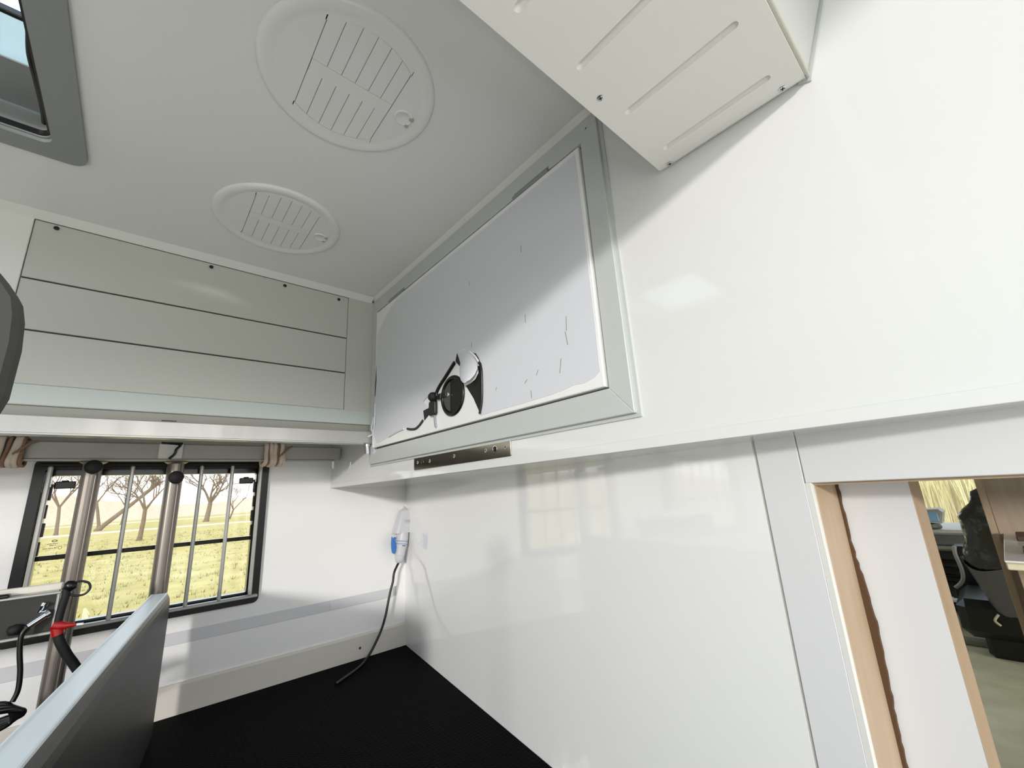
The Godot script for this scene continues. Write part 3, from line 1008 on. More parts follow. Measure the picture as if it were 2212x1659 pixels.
	mh.prism(PackedVector2Array([V(-0.5, 0.735), V(-0.385, 0.742), V(-0.365, 0.72), V(-0.385, 0.64), V(-0.5, 0.65)]), 4.495, 4.7, Transform3D(Basis(Vector3(0, 0, 1), Vector3(0, 1, 0), Vector3(1, 0, 0)), Vector3.ZERO))
	obj("housing", mh, M.dash_light, mi)
	var ms := MB.new()
	ms.lathe(PackedVector2Array([V(0.001, 0.655), V(0.05, 0.65), V(0.068, 0.61), V(0.068, 0.597), V(0.06, 0.59), V(0.001, 0.588)]), Transform3D(Basis(), Vector3(4.66, 0, -0.47)), 20)
	obj("stalk", ms, M.dash, mi)
	# papers on the tray
	for i in 2:
		var pp := MB.new()
		pp.box(Vector3(-0.055, 0.0, -0.055), Vector3(0.055, 0.004, 0.055), Transform3D(Basis(Vector3.UP, 0.22 * i), Vector3(4.23, 0.1725 + 0.0045 * i, -0.432 - 0.03 * i)))
		tag(obj("paper_sheet", pp, M.paper), ["loose white paper lying flat on the dark cab tray under the other", "loose white paper lying askew on top of the other on the dark cab tray"][i], "paper", "papers on the cab tray")
	tag(obj("cab_tray", bx(Vector3(4.17, 0.12, -0.75), Vector3(4.29, 0.172, -0.365), 0.01), M.black), "dark low tray under the loose white papers in the cab", "tray")

	# wooden cupboard and white counter on the right
	var cb := thing("wood_cupboard", "pale wood cupboard side beyond the right of the door opening", "cupboard", Vector3(1.95, 0, 0.2))
	obj("side_panel", bx(Vector3(1.92, 0.0, -0.05), Vector3(1.94, 1.12, 0.9), 0.001), M.wood_pale, cb)
	obj("front_stile", bx(Vector3(1.9, 0.0, -0.066), Vector3(1.96, 1.12, -0.051), 0.001), M.wood, cb)
	obj("lower_panel", bx(Vector3(1.5, 0.0, -0.03), Vector3(1.919, 0.832, 0.9), 0.001), M.wood, cb)
	var ct := thing("counter", "white counter top with a cream front edge, in front of the pale cupboard", "counter", Vector3(1.65, 0.834, 0.2))
	obj("top", bx(Vector3(1.395, 0.846, -0.042), Vector3(1.918, 0.85, 0.9), 0.001), M.table_white, ct)
	obj("front_edge", bx(Vector3(1.387, 0.833, -0.041), Vector3(1.918, 0.846, 0.9), 0.002), M.cream, ct)
	var bk := MB.new()
	bk.box(Vector3(1.74, 0.85, -0.018), Vector3(1.86, 0.862, 0.12), Transform3D(), 0.002)
	tag(obj("notebook", bk, M.brown), "flat brown notebook lying at the back of the white counter", "notebook")
	var bk2 := MB.new()
	bk2.box(Vector3(1.5, 0.85, -0.012), Vector3(1.58, 0.859, 0.1), Transform3D(), 0.002)
	tag(obj("wallet", bk2, M.brown), "small brown wallet near the front of the white counter", "wallet")

# ---------------------------------------------------------------- planked overhead panel and beam
func overhead_planks() -> void:
	var b := MB.new()
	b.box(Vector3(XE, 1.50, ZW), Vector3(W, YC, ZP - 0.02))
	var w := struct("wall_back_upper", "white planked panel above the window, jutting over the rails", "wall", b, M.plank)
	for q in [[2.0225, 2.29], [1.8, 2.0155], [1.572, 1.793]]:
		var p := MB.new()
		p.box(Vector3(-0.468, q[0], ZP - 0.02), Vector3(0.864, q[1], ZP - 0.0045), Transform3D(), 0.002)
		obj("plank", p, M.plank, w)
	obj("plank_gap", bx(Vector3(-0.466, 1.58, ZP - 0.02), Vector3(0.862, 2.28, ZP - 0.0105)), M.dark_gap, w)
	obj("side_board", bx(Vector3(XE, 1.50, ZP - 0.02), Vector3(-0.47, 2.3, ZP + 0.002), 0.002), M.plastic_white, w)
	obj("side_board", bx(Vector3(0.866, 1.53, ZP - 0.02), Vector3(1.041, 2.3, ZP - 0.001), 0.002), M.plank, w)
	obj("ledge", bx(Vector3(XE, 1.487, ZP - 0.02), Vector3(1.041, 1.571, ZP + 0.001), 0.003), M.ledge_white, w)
	obj("recess_board", bx(Vector3(XE, 1.43, ZP - 0.03), Vector3(1.041, 1.486, ZP - 0.012), 0.001), M.recess_shade, w)
	for q in [[-0.403, 2.27], [0.152, 2.268], [0.5, 2.265], [0.804, 2.262]]:
		var s := MB.new()
		s.lathe(PackedVector2Array([V(0.0001, 0.003), V(0.006, 0.0025), V(0.009, 0.0), V(0.009, -0.002)]), Transform3D(Basis(Vector3.RIGHT, PI / 2), Vector3(q[0], q[1], ZP + 0.002)), 12)
		obj("screw", s, M.black, w)

# ---------------------------------------------------------------- locker in the bulkhead
# polygons on the bulkhead are given as (z, y); this turns them into prisms standing out of the wall
func on_wall(m: MB, poly: Array, x_back: float, x_front: float, bev := 0.0) -> void:
	var p := PackedVector2Array(poly)
	# local x = z, local y = y, local z = -x
	m.prism(p, -x_back, -x_front, Transform3D(Basis(Vector3(0, 0, 1), Vector3(0, 1, 0), Vector3(-1, 0, 0)), Vector3.ZERO), bev)

func locker() -> void:
	var t := thing("locker", "grey framed locker in the bulkhead with torn grey film on its white door", "locker", Vector3(W, 1.24, -1.55))
	var x := W
	# frame of four flat sides with mitred corners
	var o := [V(-2.47, 1.249), V(-0.640, 1.243), V(-0.644, 2.296), V(-2.47, 2.297)]
	var i := [V(-2.398, 1.330), V(-0.7165, 1.330), V(-0.7165, 2.2145), V(-2.398, 2.2085)]
	for k in 4:
		var j := (k + 1) % 4
		var m := MB.new()
		on_wall(m, [o[k], o[j], i[j], i[k]], x + 0.0, x - 0.019, 0.002)
		obj("frame_side", m, M.frame_grey, t)
	var fl := MB.new()
	for k in 4:
		var j := (k + 1) % 4
		var d0: Vector2 = (o[k] - V(-1.55, 1.77)).sign() * 0.012
		var d1: Vector2 = (o[j] - V(-1.55, 1.77)).sign() * 0.012
		if k != 3:
			on_wall(fl, [o[k] + d0, o[j] + d1, o[j], o[k]], x, x - 0.006, 0.0)
	obj("frame_flange", fl, M.frame_grey, t)
	obj("gap", bx(Vector3(x - 0.0015, 1.329, -2.399), Vector3(x + 0.01, 2.2145, -0.716)), M.dark_gap, t)
	# door
	var dm := MB.new()
	on_wall(dm, [V(-2.390, 1.3385), V(-0.724, 1.336), V(-0.7225, 2.199), V(-2.388, 2.192)], x, x - 0.0275, 0.0025)
	var door := obj("door", dm, M.door_white, t)
	# film with its torn edge
	var xf := x - 0.0278
	var film := [V(-2.139, 2.170), V(-0.738, 2.176), V(-0.7355, 2.033), V(-0.733, 1.688), V(-0.7325, 1.532), V(-0.7335, 1.385), V(-0.758, 1.371), V(-0.797, 1.363), V(-0.838, 1.367), V(-0.889, 1.360), V(-0.942, 1.356), V(-1.081, 1.354), V(-1.199, 1.354), V(-1.331, 1.353),
		V(-1.340, 1.352), V(-1.325, 1.399), V(-1.316, 1.537), V(-1.324, 1.569), V(-1.335, 1.599), V(-1.353, 1.623), V(-1.392, 1.640),
		V(-1.396, 1.66), V(-1.45, 1.672), V(-1.494, 1.672),
		V(-1.507, 1.641), V(-1.512, 1.625), V(-1.578, 1.587), V(-1.644, 1.549), V(-1.673, 1.520), V(-1.678, 1.502), V(-1.720, 1.518), V(-1.764, 1.518), V(-1.800, 1.504), V(-1.782, 1.482), V(-1.738, 1.460), V(-1.791, 1.456), V(-1.774, 1.421), V(-1.801, 1.407), V(-1.833, 1.389), V(-1.875, 1.377), V(-1.923, 1.382), V(-1.999, 1.395), V(-2.094, 1.392), V(-2.167, 1.379), V(-2.249, 1.369), V(-2.298, 1.360), V(-2.345, 1.362), V(-2.372, 1.405), V(-2.374, 1.572), V(-2.372, 1.798), V(-2.365, 2.04), V(-2.30, 2.085), V(-2.22, 2.14)]
	var clean := []
	for v in film:
		if clean.is_empty() or v.distance_to(clean[-1]) > 0.0008:
			clean.append(v)
	var fm := MB.new()
	on_wall(fm, clean, x - 0.0277, x - 0.0288)
	var fo := obj("protective_film", fm, M.film, t)
	# black-backed torn pieces lying open
	var fb := MB.new()
	on_wall(fb, [V(-1.346, 1.565), V(-1.315, 1.557), V(-1.323, 1.399), V(-1.340, 1.358), V(-1.384, 1.434), V(-1.436, 1.499), V(-1.400, 1.502), V(-1.366, 1.512), V(-1.342, 1.534)], x - 0.0276, x - 0.0284)
	obj("film_backing", fb, M.film_back, fo)
	fb = MB.new()
	on_wall(fb, [V(-1.396, 1.639), V(-1.356, 1.623), V(-1.338, 1.600), V(-1.322, 1.569), V(-1.337, 1.567), V(-1.354, 1.596), V(-1.380, 1.620)], x - 0.029, x - 0.0302)
	obj("film_backing", fb, M.film_back, fo)
	fb = MB.new()
	on_wall(fb, [V(-1.502, 1.672), V(-1.488, 1.651), V(-1.471, 1.616), V(-1.465, 1.603), V(-1.479, 1.599), V(-1.508, 1.626), V(-1.511, 1.635)], x - 0.0276, x - 0.0284)
	obj("film_backing", fb, M.film_back, fo)
	fb = MB.new()
	on_wall(fb, [V(-2.372, 1.84), V(-2.364, 1.75), V(-2.374, 1.66), V(-2.384, 1.645), V(-2.384, 1.7), V(-2.378, 1.78)], x - 0.0276, x - 0.0292)
	obj("film_backing", fb, M.film_back, fo)
	fb = MB.new()
	on_wall(fb, [V(-1.738, 1.460), V(-1.745, 1.425), V(-1.79, 1.405), V(-1.80, 1.455)], x - 0.0289, x - 0.0298)
	obj("film_backing", fb, M.film_back, fo)
	# rolled lips of film
	for q in [[[V(-1.512, 1.625), V(-1.578, 1.583), V(-1.640, 1.545), V(-1.668, 1.520), V(-1.672, 1.50)], 0.009, M.film_back], [[V(-1.325, 1.57), V(-1.317, 1.53), V(-1.319, 1.45), V(-1.326, 1.40), V(-1.340, 1.36)], 0.006, M.film_back], [[V(-1.80, 1.407), V(-1.833, 1.389), V(-1.875, 1.377), V(-1.923, 1.381), V(-1.96, 1.389)], 0.006, M.dark_gap], [[V(-1.999, 1.394), V(-2.06, 1.392), V(-2.12, 1.385), V(-2.18, 1.377)], 0.005, M.film], [[V(-1.69, 1.509), V(-1.72, 1.519), V(-1.764, 1.518), V(-1.798, 1.504)], 0.006, M.film], [[V(-1.392, 1.640), V(-1.36, 1.612), V(-1.335, 1.58)], 0.005, M.door_white]]:
		var path := PackedVector3Array()
		for v in q[0]:
			path.append(Vector3(x - 0.031, v.y, v.x))
		var lip := MB.new()
		lip.tube(smooth_path(path, 5), PackedFloat32Array([q[1]]), 8)
		obj("film_curl", lip, q[2], fo)
	var fp := MB.new()
	var rows := [[-1.494, -1.394, 1.668, 0.0302], [-1.482, -1.385, 1.64, 0.0335], [-1.470, -1.368, 1.61, 0.038], [-1.476, -1.345, 1.58, 0.042], [-1.470, -1.338, 1.55, 0.046], [-1.452, -1.352, 1.525, 0.052], [-1.428, -1.378, 1.508, 0.059], [-1.41, -1.395, 1.503, 0.062]]
	var fr := []
	for q in rows:
		var row := []
		for k in 13:
			var u := k / 12.0
			row.append(Vector3(x - q[3] + 0.010 * pow(2.0 * u - 1.0, 2) * clampf((1.67 - q[2]) / 0.08, 0.0, 1.0), q[2] - 0.004 * sin(u * PI), lerpf(q[0], q[1], u)))
		fr.append(row)
	for row_i in rows.size() - 1:
		for k in 12:
			var pa: Vector3 = fr[row_i][k]
			var pb: Vector3 = fr[row_i][k + 1]
			var pc: Vector3 = fr[row_i + 1][k + 1]
			var pd: Vector3 = fr[row_i + 1][k]
			fp.quad(pa, pb, pc, pd, Vector3(-1, 0, 0))
			var th := Vector3(0.0008, 0, 0)
			fp.quad(pa + th, pb + th, pc + th, pd + th, Vector3(1, 0, 0))
	obj("film_flap", fp, M.film, fo)
	# loose strand of film at the lower left corner
	var sd := MB.new()
	sd.tube(smooth_path(PackedVector3Array([Vector3(x - 0.03, 1.52, -2.385), Vector3(x - 0.035, 1.46, -2.40), Vector3(x - 0.03, 1.42, -2.40), Vector3(x - 0.06, 1.405, -2.43), Vector3(x - 0.09, 1.40, -2.44)]), 5), PackedFloat32Array([0.006]), 6)
	sd.tube(smooth_path(PackedVector3Array([Vector3(x - 0.031, 1.60, -2.37), Vector3(x - 0.036, 1.5, -2.36), Vector3(x - 0.032, 1.41, -2.385), Vector3(x - 0.03, 1.34, -2.385)]), 5), PackedFloat32Array([0.005]), 6)
	obj("film_strand", sd, M.film, fo)
	# scratches and printed ticks on the film
	var tk := MB.new()
	for q in [[-1.038, 1.96, 0.03, 0.0], [-1.386, 1.963, 0.022, 0.0], [-1.041, 1.668, 0.034, 0.0], [-1.037, 1.377, 0.03, 0.0], [-1.384, 1.669, 0.024, 0.05], [-0.847, 1.58, 0.05, 0.1], [-0.852, 1.53, 0.05, -0.12], [-0.889, 1.444, 0.05, 0.25], [-0.999, 1.448, 0.02, 0.6], [-1.23, 1.44, 0.014, 0.5], [-1.06, 1.43, 0.02, 0.9]]:
		tk.box(Vector3(0, -q[2] * 0.5, -0.0008), Vector3(0.0006, q[2] * 0.5, 0.0008), Transform3D(Basis(Vector3.RIGHT, q[3]), Vector3(x - 0.0293, q[1], q[0])))
	tag(obj("scratch", tk, M.print_grey, fo), "", "", "", "stuff")
	# hinges
	for q in [[-1.066, -0.869, 2.2065], [-2.21, -2.03, 2.2005]]:
		var hm := MB.new()
		hm.cyl(Vector3(x - 0.024, q[2], q[0]), Vector3(x - 0.024, q[2], q[1]), 0.0085, 12)
		hm.box(Vector3(x - 0.021, q[2], q[0]), Vector3(x - 0.0185, q[2] + 0.022, q[1]), Transform3D(), 0.001)
		obj("hinge", hm, M.hatch_grey, t)
	# screw head in the frame corner
	screw(t, Vector3(x - 0.019, 2.252, -0.685), Vector3(-1, 0, 0), 0.007, M.frame_grey)
	# round recessed latch
	var lx := Transform3D(Basis(Vector3(0, 0, -1), Vector3(-1, 0, 0), Vector3(0, 1, 0)), Vector3(x - 0.0285, 1.476, -1.536))
	var la := MB.new()
	la.lathe(PackedVector2Array([V(0.0001, -0.001), V(0.071, -0.001), V(0.0715, 0.0), V(0.071, -0.004)]), lx, 40)
	la = MB.new()
	la.lathe(PackedVector2Array([V(0.092, 0.0), V(0.092, 0.006), V(0.087, 0.010), V(0.078, 0.0105), V(0.075, 0.007), V(0.073, 0.0012), V(0.0001, 0.001)]), lx, 48)
	var latch := obj("latch", la, M.black, t)
	# flat turning handle across the middle, one half recessed
	var ha := MB.new()
	var half := PackedVector2Array()
	for k in 25:
		var a := deg_to_rad(104.0 + 148.0 * k / 24)
		half.append(V(-1.536 + 0.0 + 0.070 * cos(a), 1.476 + 0.070 * sin(a)))
	on_wall(ha, Array(half), x - 0.029, x - 0.0335, 0.001)
	obj("handle_plate", ha, M.dash, latch)
	var lk := MB.new()
	lk.lathe(PackedVector2Array([V(0.0105, 0.0), V(0.0105, 0.004), V(0.009, 0.006), V(0.0001, 0.006)]), Transform3D(lx.basis, Vector3(x - 0.033, 1.487, -1.567)), 20)
	obj("lock_barrel", lk, M.screw_steel, latch)
	# keys hanging from the lock
	var kk := thing("key_bunch", "bunch of keys with a black fob hanging from the round latch", "keys", Vector3(x - 0.04, 1.487, -1.62))
	var k1 := MB.new()
	k1.box(Vector3(x - 0.043, 1.48, -1.665), Vector3(x - 0.038, 1.5, -1.575), Transform3D(), 0.002)
	k1.box(Vector3(x - 0.045, 1.476, -1.64), Vector3(x - 0.036, 1.504, -1.615), Transform3D(), 0.003)
	obj("key", k1, M.black, kk)
	var k2 := MB.new()
	k2.lathe(PackedVector2Array([V(0.0001, -0.024), V(0.014, -0.02), V(0.023, -0.008), V(0.023, 0.008), V(0.014, 0.02), V(0.0001, 0.024)]), Transform3D(Basis(), Vector3(x - 0.041, 1.500, -1.688)), 18)
	obj("key_head", k2, M.rubber, kk)
	var k3 := MB.new()
	on_wall(k3, Array(rrect(-1.722, 1.412, -1.664, 1.482, 0.012)), x - 0.034, x - 0.046, 0.003)
	obj("fob", k3, M.film_back, kk)
	var k4 := MB.new()
	on_wall(k4, [V(-1.690, 1.412), V(-1.676, 1.412), V(-1.673, 1.400), V(-1.676, 1.393), V(-1.671, 1.385), V(-1.673, 1.377), V(-1.667, 1.369), V(-1.669, 1.360), V(-1.676, 1.352), V(-1.683, 1.36), V(-1.688, 1.40)], x - 0.036, x - 0.039)
	obj("spare_key", k4, M.chrome, kk)

func screw(parent: Node3D, at: Vector3, out: Vector3, r: float, m: Material) -> void:
	var y := out.normalized()
	var xx := y.cross(Vector3(0.3, 0.2, 0.9)).normalized()
	var b := Basis(xx, y, xx.cross(y))
	var s := MB.new()
	s.lathe(PackedVector2Array([V(r, -0.001), V(r, 0.0004), V(r * 0.85, 0.0012), V(0.0001, 0.0016)]), Transform3D(b, at), 20)
	var head := obj("screw", s, m, parent)
	if parent.get_parent() == self:
		var c := MB.new()
		for k in 2:
			c.box(Vector3(-r * 0.55, 0.0, -r * 0.13), Vector3(r * 0.55, 0.0021, r * 0.13), Transform3D(b * Basis(Vector3.UP, k * PI / 2), at))
		obj("cross_slot", c, M.dark_gap, head)

# ---------------------------------------------------------------- ribbed box under the ceiling
func roof_box() -> void:
	var t := thing("roof_box", "white sheet metal box hung under the ceiling with long pressed ribs", "box", Vector3(0.5, 1.915, -0.28))
	var y := 1.915
	var m := MB.new()
	# shell: bottom sheet with sides; near side leans out, far side upright
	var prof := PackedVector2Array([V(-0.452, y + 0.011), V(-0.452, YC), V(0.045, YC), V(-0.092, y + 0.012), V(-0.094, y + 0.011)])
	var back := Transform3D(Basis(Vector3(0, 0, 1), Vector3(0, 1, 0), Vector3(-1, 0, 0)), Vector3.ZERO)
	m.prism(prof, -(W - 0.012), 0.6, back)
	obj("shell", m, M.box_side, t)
	# bottom sheet: one field round each pressed groove, bent up a little along the wall
	var sh := MB.new()
	var ys := y - 0.004
	var z0 := -0.405
	var z1 := -0.145
	var hw := 0.0085
	for k in 9:
		var xr := 0.952 - 0.1765 * k
		var xl := xr - 0.08825
		var xh := 1.0 if k == 0 else xr + 0.08825
		for sd in [-1.0, 1.0]:
			var xo: float = xl if sd < 0.0 else xh
			var poly := PackedVector2Array([V(xr, -0.454), V(xo, -0.454), V(xo, -0.096), V(xr, -0.096)])
			for i in 9:
				var a := PI * 0.5 * i / 8.0
				poly.append(V(xr + sd * hw * sin(a), z1 - hw + hw * cos(a)))
			for i in 9:
				var a := PI * 0.5 * i / 8.0
				poly.append(V(xr + sd * hw * cos(a), z0 + hw - hw * sin(a)))
			var ids := Geometry2D.triangulate_polygon(poly)
			for i in range(0, ids.size(), 3):
				sh.tri(Vector3(poly[ids[i]].x, ys, poly[ids[i]].y), Vector3(poly[ids[i + 1]].x, ys, poly[ids[i + 1]].y), Vector3(poly[ids[i + 2]].x, ys, poly[ids[i + 2]].y), Vector3.DOWN, Vector3.DOWN, Vector3.DOWN)
	for e in [[1.0, 0.0, 1.018, 0.002], [1.018, 0.002, 1.03, 0.008], [1.03, 0.008, 1.037, 0.018]]:
		sh.quad(Vector3(e[0], ys + e[1], -0.454), Vector3(e[2], ys + e[3], -0.454), Vector3(e[2], ys + e[3], -0.096), Vector3(e[0], ys + e[1], -0.096), Vector3(0, -1, 0))
	for z in [-0.454, -0.096]:
		sh.quad(Vector3(-0.548, ys, z), Vector3(1.018, ys, z), Vector3(1.018, ys + 0.008, z), Vector3(-0.548, ys + 0.008, z), Vector3(0, 0, signf(z + 0.2)))
	var sheet := obj("bottom_sheet", sh, M.box_panel, t)
	for k in 9:
		var xr := 0.952 - 0.1765 * k
		var rb := MB.new()
		var us := []
		for i in 8:
			us.append(hw * (1.0 - cos(PI * 0.5 * i / 8.0)))
		for i in 9:
			us.append(lerpf(hw, z1 - z0 - hw, i / 8.0))
		for i in 8:
			us.append(z1 - z0 - hw * (1.0 - cos(PI * 0.5 * (7 - i) / 8.0)))
		var n: int = us.size() - 1
		var sec := []
		var nor := []
		for i in n + 1:
			var e := minf(1.0, minf(us[i], z1 - z0 - us[i]) / hw)
			var s := sqrt(maxf(0.0, 1.0 - (1.0 - e) * (1.0 - e)))
			var row := []
			var nrow := []
			var ez := 0.0
			if i < 8: ez = (1.0 - e)
			if i > n - 8: ez = -(1.0 - e)
			for j in 13:
				var a := PI * j / 12.0
				row.append(Vector3(xr + hw * s * cos(a), ys + 0.0125 * s * sin(a), z0 + us[i]))
				nrow.append(Vector3(-cos(a), -sin(a), ez * 1.3).normalized())
			sec.append(row)
			nor.append(nrow)
		for i in n:
			for j in 12:
				rb.tri(sec[i][j], sec[i][j + 1], sec[i + 1][j + 1], nor[i][j], nor[i][j + 1], nor[i + 1][j + 1])
				rb.tri(sec[i][j], sec[i + 1][j + 1], sec[i + 1][j], nor[i][j], nor[i + 1][j + 1], nor[i + 1][j])
		obj("rib", rb, M.box_panel, sheet)
	for q in [[0.694, -0.416], [1.009, -0.138], [1.014, -0.421], [0.30, -0.138], [0.30, -0.416]]:
		screw(t, Vector3(q[0], y - 0.004, q[1]), Vector3.DOWN, 0.0085, M.screw_steel)
	# bead of sealant along the near bottom edge and the joint to the wall
	var be := MB.new()
	var path := PackedVector3Array()
	var rad := PackedFloat32Array()
	var f := FastNoiseLite.new()
	f.seed = 5
	f.frequency = 3.0
	for i in 60:
		var xx := lerpf(-0.6, 1.033, i / 59.0)
		path.append(Vector3(xx, y + 0.006, -0.0925))
		rad.append(0.0055 + 0.0018 * f.get_noise_1d(xx * 9.0))
	be.tube(path, rad, 8)
	obj("sealant_bead", be, M.sealant, t)
	var fl := MB.new()
	fl.box(Vector3(W - 0.004, 0, -0.016), Vector3(W - 0.0005, 0.43, 0.012), Transform3D(Basis(Vector3.RIGHT, 0.33), Vector3(0, y, -0.1)), 0.001)
	obj("wall_flange", fl, M.frame_grey, t)

# ---------------------------------------------------------------- round vents
func roof_vents() -> void:
	var spots := [Vector3(0.358, YC, -1.083), Vector3(0.352, YC, -1.95)]
	for k in 2:
		var c: Vector3 = spots[k]
		var t := thing("roof_vent", "round white ceiling vent with slots, nearer the ribbed box and larger in view" if k == 0 else "round white ceiling vent with slots, nearer the planked panel and smaller in view", "vent", c, "round ceiling vents")
		# base axes: y down out of the ceiling
		var xf := Transform3D(Basis(Vector3(1, 0, 0), Vector3(0, -1, 0), Vector3(0, 0, -1)), c)
		var rim := MB.new()
		rim.lathe(PackedVector2Array([V(0.26, 0.0), V(0.2585, 0.006), V(0.254, 0.011), V(0.246, 0.0135), V(0.232, 0.013), V(0.222, 0.0095), V(0.215, 0.008), V(0.2, 0.008)]), xf, 72)
		obj("rim", rim, M.ceiling, t)
		var back := MB.new()
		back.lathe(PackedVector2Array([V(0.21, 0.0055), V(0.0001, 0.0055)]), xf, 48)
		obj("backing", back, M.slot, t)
		# slotted face: slats between cuts, two rows with a bar between
		var cuts := [-0.124, -0.081, -0.0385, 0.0035, 0.0455, 0.0865, 0.127]
		var R := 0.2
		for row in [0, 1]:
			for i in 6:
				var xa: float = cuts[i] + 0.0008
				var xb: float = cuts[i + 1] - 0.0008
				var poly := PackedVector2Array()
				var s := 1.0 if row == 0 else -1.0
				poly.append(V(xa, s * 0.0232))
				poly.append(V(xb, s * 0.0232))
				for q in 6:
					var x := lerpf(xb, xa, q / 5.0)
					poly.append(V(x, s * (sqrt(R * R - x * x) - 0.0012)))
				var sl := MB.new()
				sl.prism(poly, 0.003, 0.0083, Transform3D(Basis(Vector3(1, 0, 0), Vector3(0, 0, 1), Vector3(0, -1, 0)), c), 0.0008)
				obj("slat", sl, M.ceiling, t)
		# the solid remainder: middle bar and the two side caps
		var rest := MB.new()
		var down := Transform3D(Basis(Vector3(1, 0, 0), Vector3(0, 0, 1), Vector3(0, -1, 0)), c)
		rest.prism(PackedVector2Array([V(-0.1225, -0.0225), V(0.126, -0.0225), V(0.126, 0.0225), V(-0.1225, 0.0225)]), 0.003, 0.0083, down)
		obj("middle_bar", rest, M.ceiling, t)
		for s in [-1.0, 1.0]:
			var cap := PackedVector2Array()
			var x0 := 0.1252 if s < 0 else 0.1282
			var a0 := acos(x0 / 0.2125)
			for q in 13:
				var a := lerpf(-a0, a0, q / 12.0)
				cap.append(V(s * 0.2125 * cos(a), 0.2125 * sin(a)))
			var cm := MB.new()
			cm.prism(cap, 0.003, 0.0083, down)
			obj("side_cap", cm, M.ceiling, t)
		for s in [-1.0, 1.0]:
			var arc := MB.new()
			for q in 24:
				var xa := lerpf(-0.128, 0.13, q / 24.0)
				var xb := lerpf(-0.128, 0.13, (q + 1) / 24.0)
				arc.prism(PackedVector2Array([V(xa, s * sqrt(0.0400 - xa * xa)), V(xb, s * sqrt(0.0400 - xb * xb)), V(xb, s * sqrt(0.0454 - xb * xb)), V(xa, s * sqrt(0.0454 - xa * xa))]), 0.003, 0.0083, down)
			obj("face_ring", arc, M.ceiling, t)
		var kn := MB.new()
		kn.lathe(PackedVector2Array([V(0.031, 0.008), V(0.031, 0.0115), V(0.029, 0.0135), V(0.024, 0.0125), V(0.022, 0.0105), V(0.0001, 0.0105)]), Transform3D(xf.basis, c + Vector3(0.178, 0, 0.002)), 28)
		var kno := obj("knob", kn, M.ceiling, t)
		var dn := MB.new()
		dn.cyl(c + Vector3(0.203, -0.006, 0.013), c + Vector3(0.203, -0.0135, 0.013), 0.008, 12)
		dn.cyl(c + Vector3(0.2, -0.006, -0.02), c + Vector3(0.2, -0.0135, -0.02), 0.007, 12)
		obj("finger_dent", dn, M.sealant, kno)
		for q in [[-0.167, 0.167], [0.167, 0.167], [-0.167, -0.167], [0.167, -0.167]]:
			screw(t, c + Vector3(q[0], -0.0095, q[1]), Vector3.DOWN, 0.008, M.frame_grey)

# ---------------------------------------------------------------- roof hatch
func hatch() -> void:
	var t := thing("roof_hatch", "grey framed roof hatch, partly open to the pale sky", "hatch", Vector3(-0.84, YC, -1.46))
	var down := Transform3D(Basis(Vector3(1, 0, 0), Vector3(0, 0, 1), Vector3(0, -1, 0)), Vector3(0, YC, 0))
	var fr := MB.new()
	var outer := rrect(-1.404, -2.004, -0.283, -0.916, 0.055, 8)
	fr.ring(outer, rrect(-1.32, -1.92, -0.366, -1.0, 0.035, 8), -0.002, 0.014, down)
	obj("frame", fr, M.hatch_grey, t)
	var li := MB.new()
	li.ring(rrect(-1.335, -1.935, -0.352, -0.985, 0.045, 8), rrect(-1.315, -1.915, -0.371, -1.005, 0.035, 8), -0.2, 0.0, down)
	obj("liner", li, M.hatch_grey, t)
	var ga := MB.new()
	ga.ring(rrect(-1.316, -1.916, -0.370, -1.004, 0.035, 8), rrect(-1.308, -1.908, -0.378, -1.012, 0.03, 8), -0.022, -0.006, down)
	obj("gasket", ga, M.black, t)
	# tinted dome raised at its near edge
	var tilt := Transform3D(Basis(Vector3.RIGHT, -0.16), Vector3(0, YC + 0.1, -1.91))
	var dm := MB.new()
	dm.box(Vector3(-1.305, 0.0, 0.0), Vector3(-0.382, 0.012, 0.32), tilt, 0.004)
	obj("dome", dm, M.dome, t)
	var rim := MB.new()
	rim.box(Vector3(-1.31, -0.008, 0.318), Vector3(-0.378, 0.016, 0.334), tilt, 0.003)
	obj("dome_rim", rim, M.black, t)
	var sc := MB.new()
	sc.box(Vector3(-1.31, YC + 0.085, -1.905), Vector3(-0.376, YC + 0.09, -1.70))
	obj("blind", sc, M.hatch_grey, t)
	var lv := MB.new()
	lv.tube(smooth_path(PackedVector3Array([Vector3(-0.385, YC + 0.06, -1.52), Vector3(-0.392, YC + 0.05, -1.60), Vector3(-0.388, YC + 0.04, -1.68), Vector3(-0.384, YC + 0.03, -1.80), Vector3(-0.385, YC + 0.02, -1.86)]), 6), PackedFloat32Array([0.008]), 8)
	obj("stay", lv, M.black, t)

# ---------------------------------------------------------------- rails, ropes and posts
func rail(called: String, label: String, x0: float, x1: float, y0: float, y1: float, z0: float, z1: float, pin_x: float) -> Node3D:
	var t := thing(called, label, "rail", Vector3((x0 + x1) * 0.5, y0, z0))
	var b := MB.new()
	b.box(Vector3(x0, y0, z0), Vector3(x1, y1, z1), Transform3D(), 0.006)
	b.box(Vector3(x0, y0 - 0.004, z1 - 0.012), Vector3(x1 - 0.06, y0 + 0.006, z1 + 0.003), Transform3D(), 0.002)
	obj("beam", b, M.aluminium, t)
	var p := MB.new()
	p.cyl(Vector3(pin_x, y0 + 0.003, (z0 + z1) * 0.5 + 0.01), Vector3(pin_x + 0.004, y0 - 0.055, (z0 + z1) * 0.5 + 0.01), 0.013, 14)
	p.cyl(Vector3(pin_x, y0 + 0.002, (z0 + z1) * 0.5 + 0.01), Vector3(pin_x, y0 - 0.01, (z0 + z1) * 0.5 + 0.01), 0.02, 14)
	obj("pin", p, M.chrome, t)
	return t

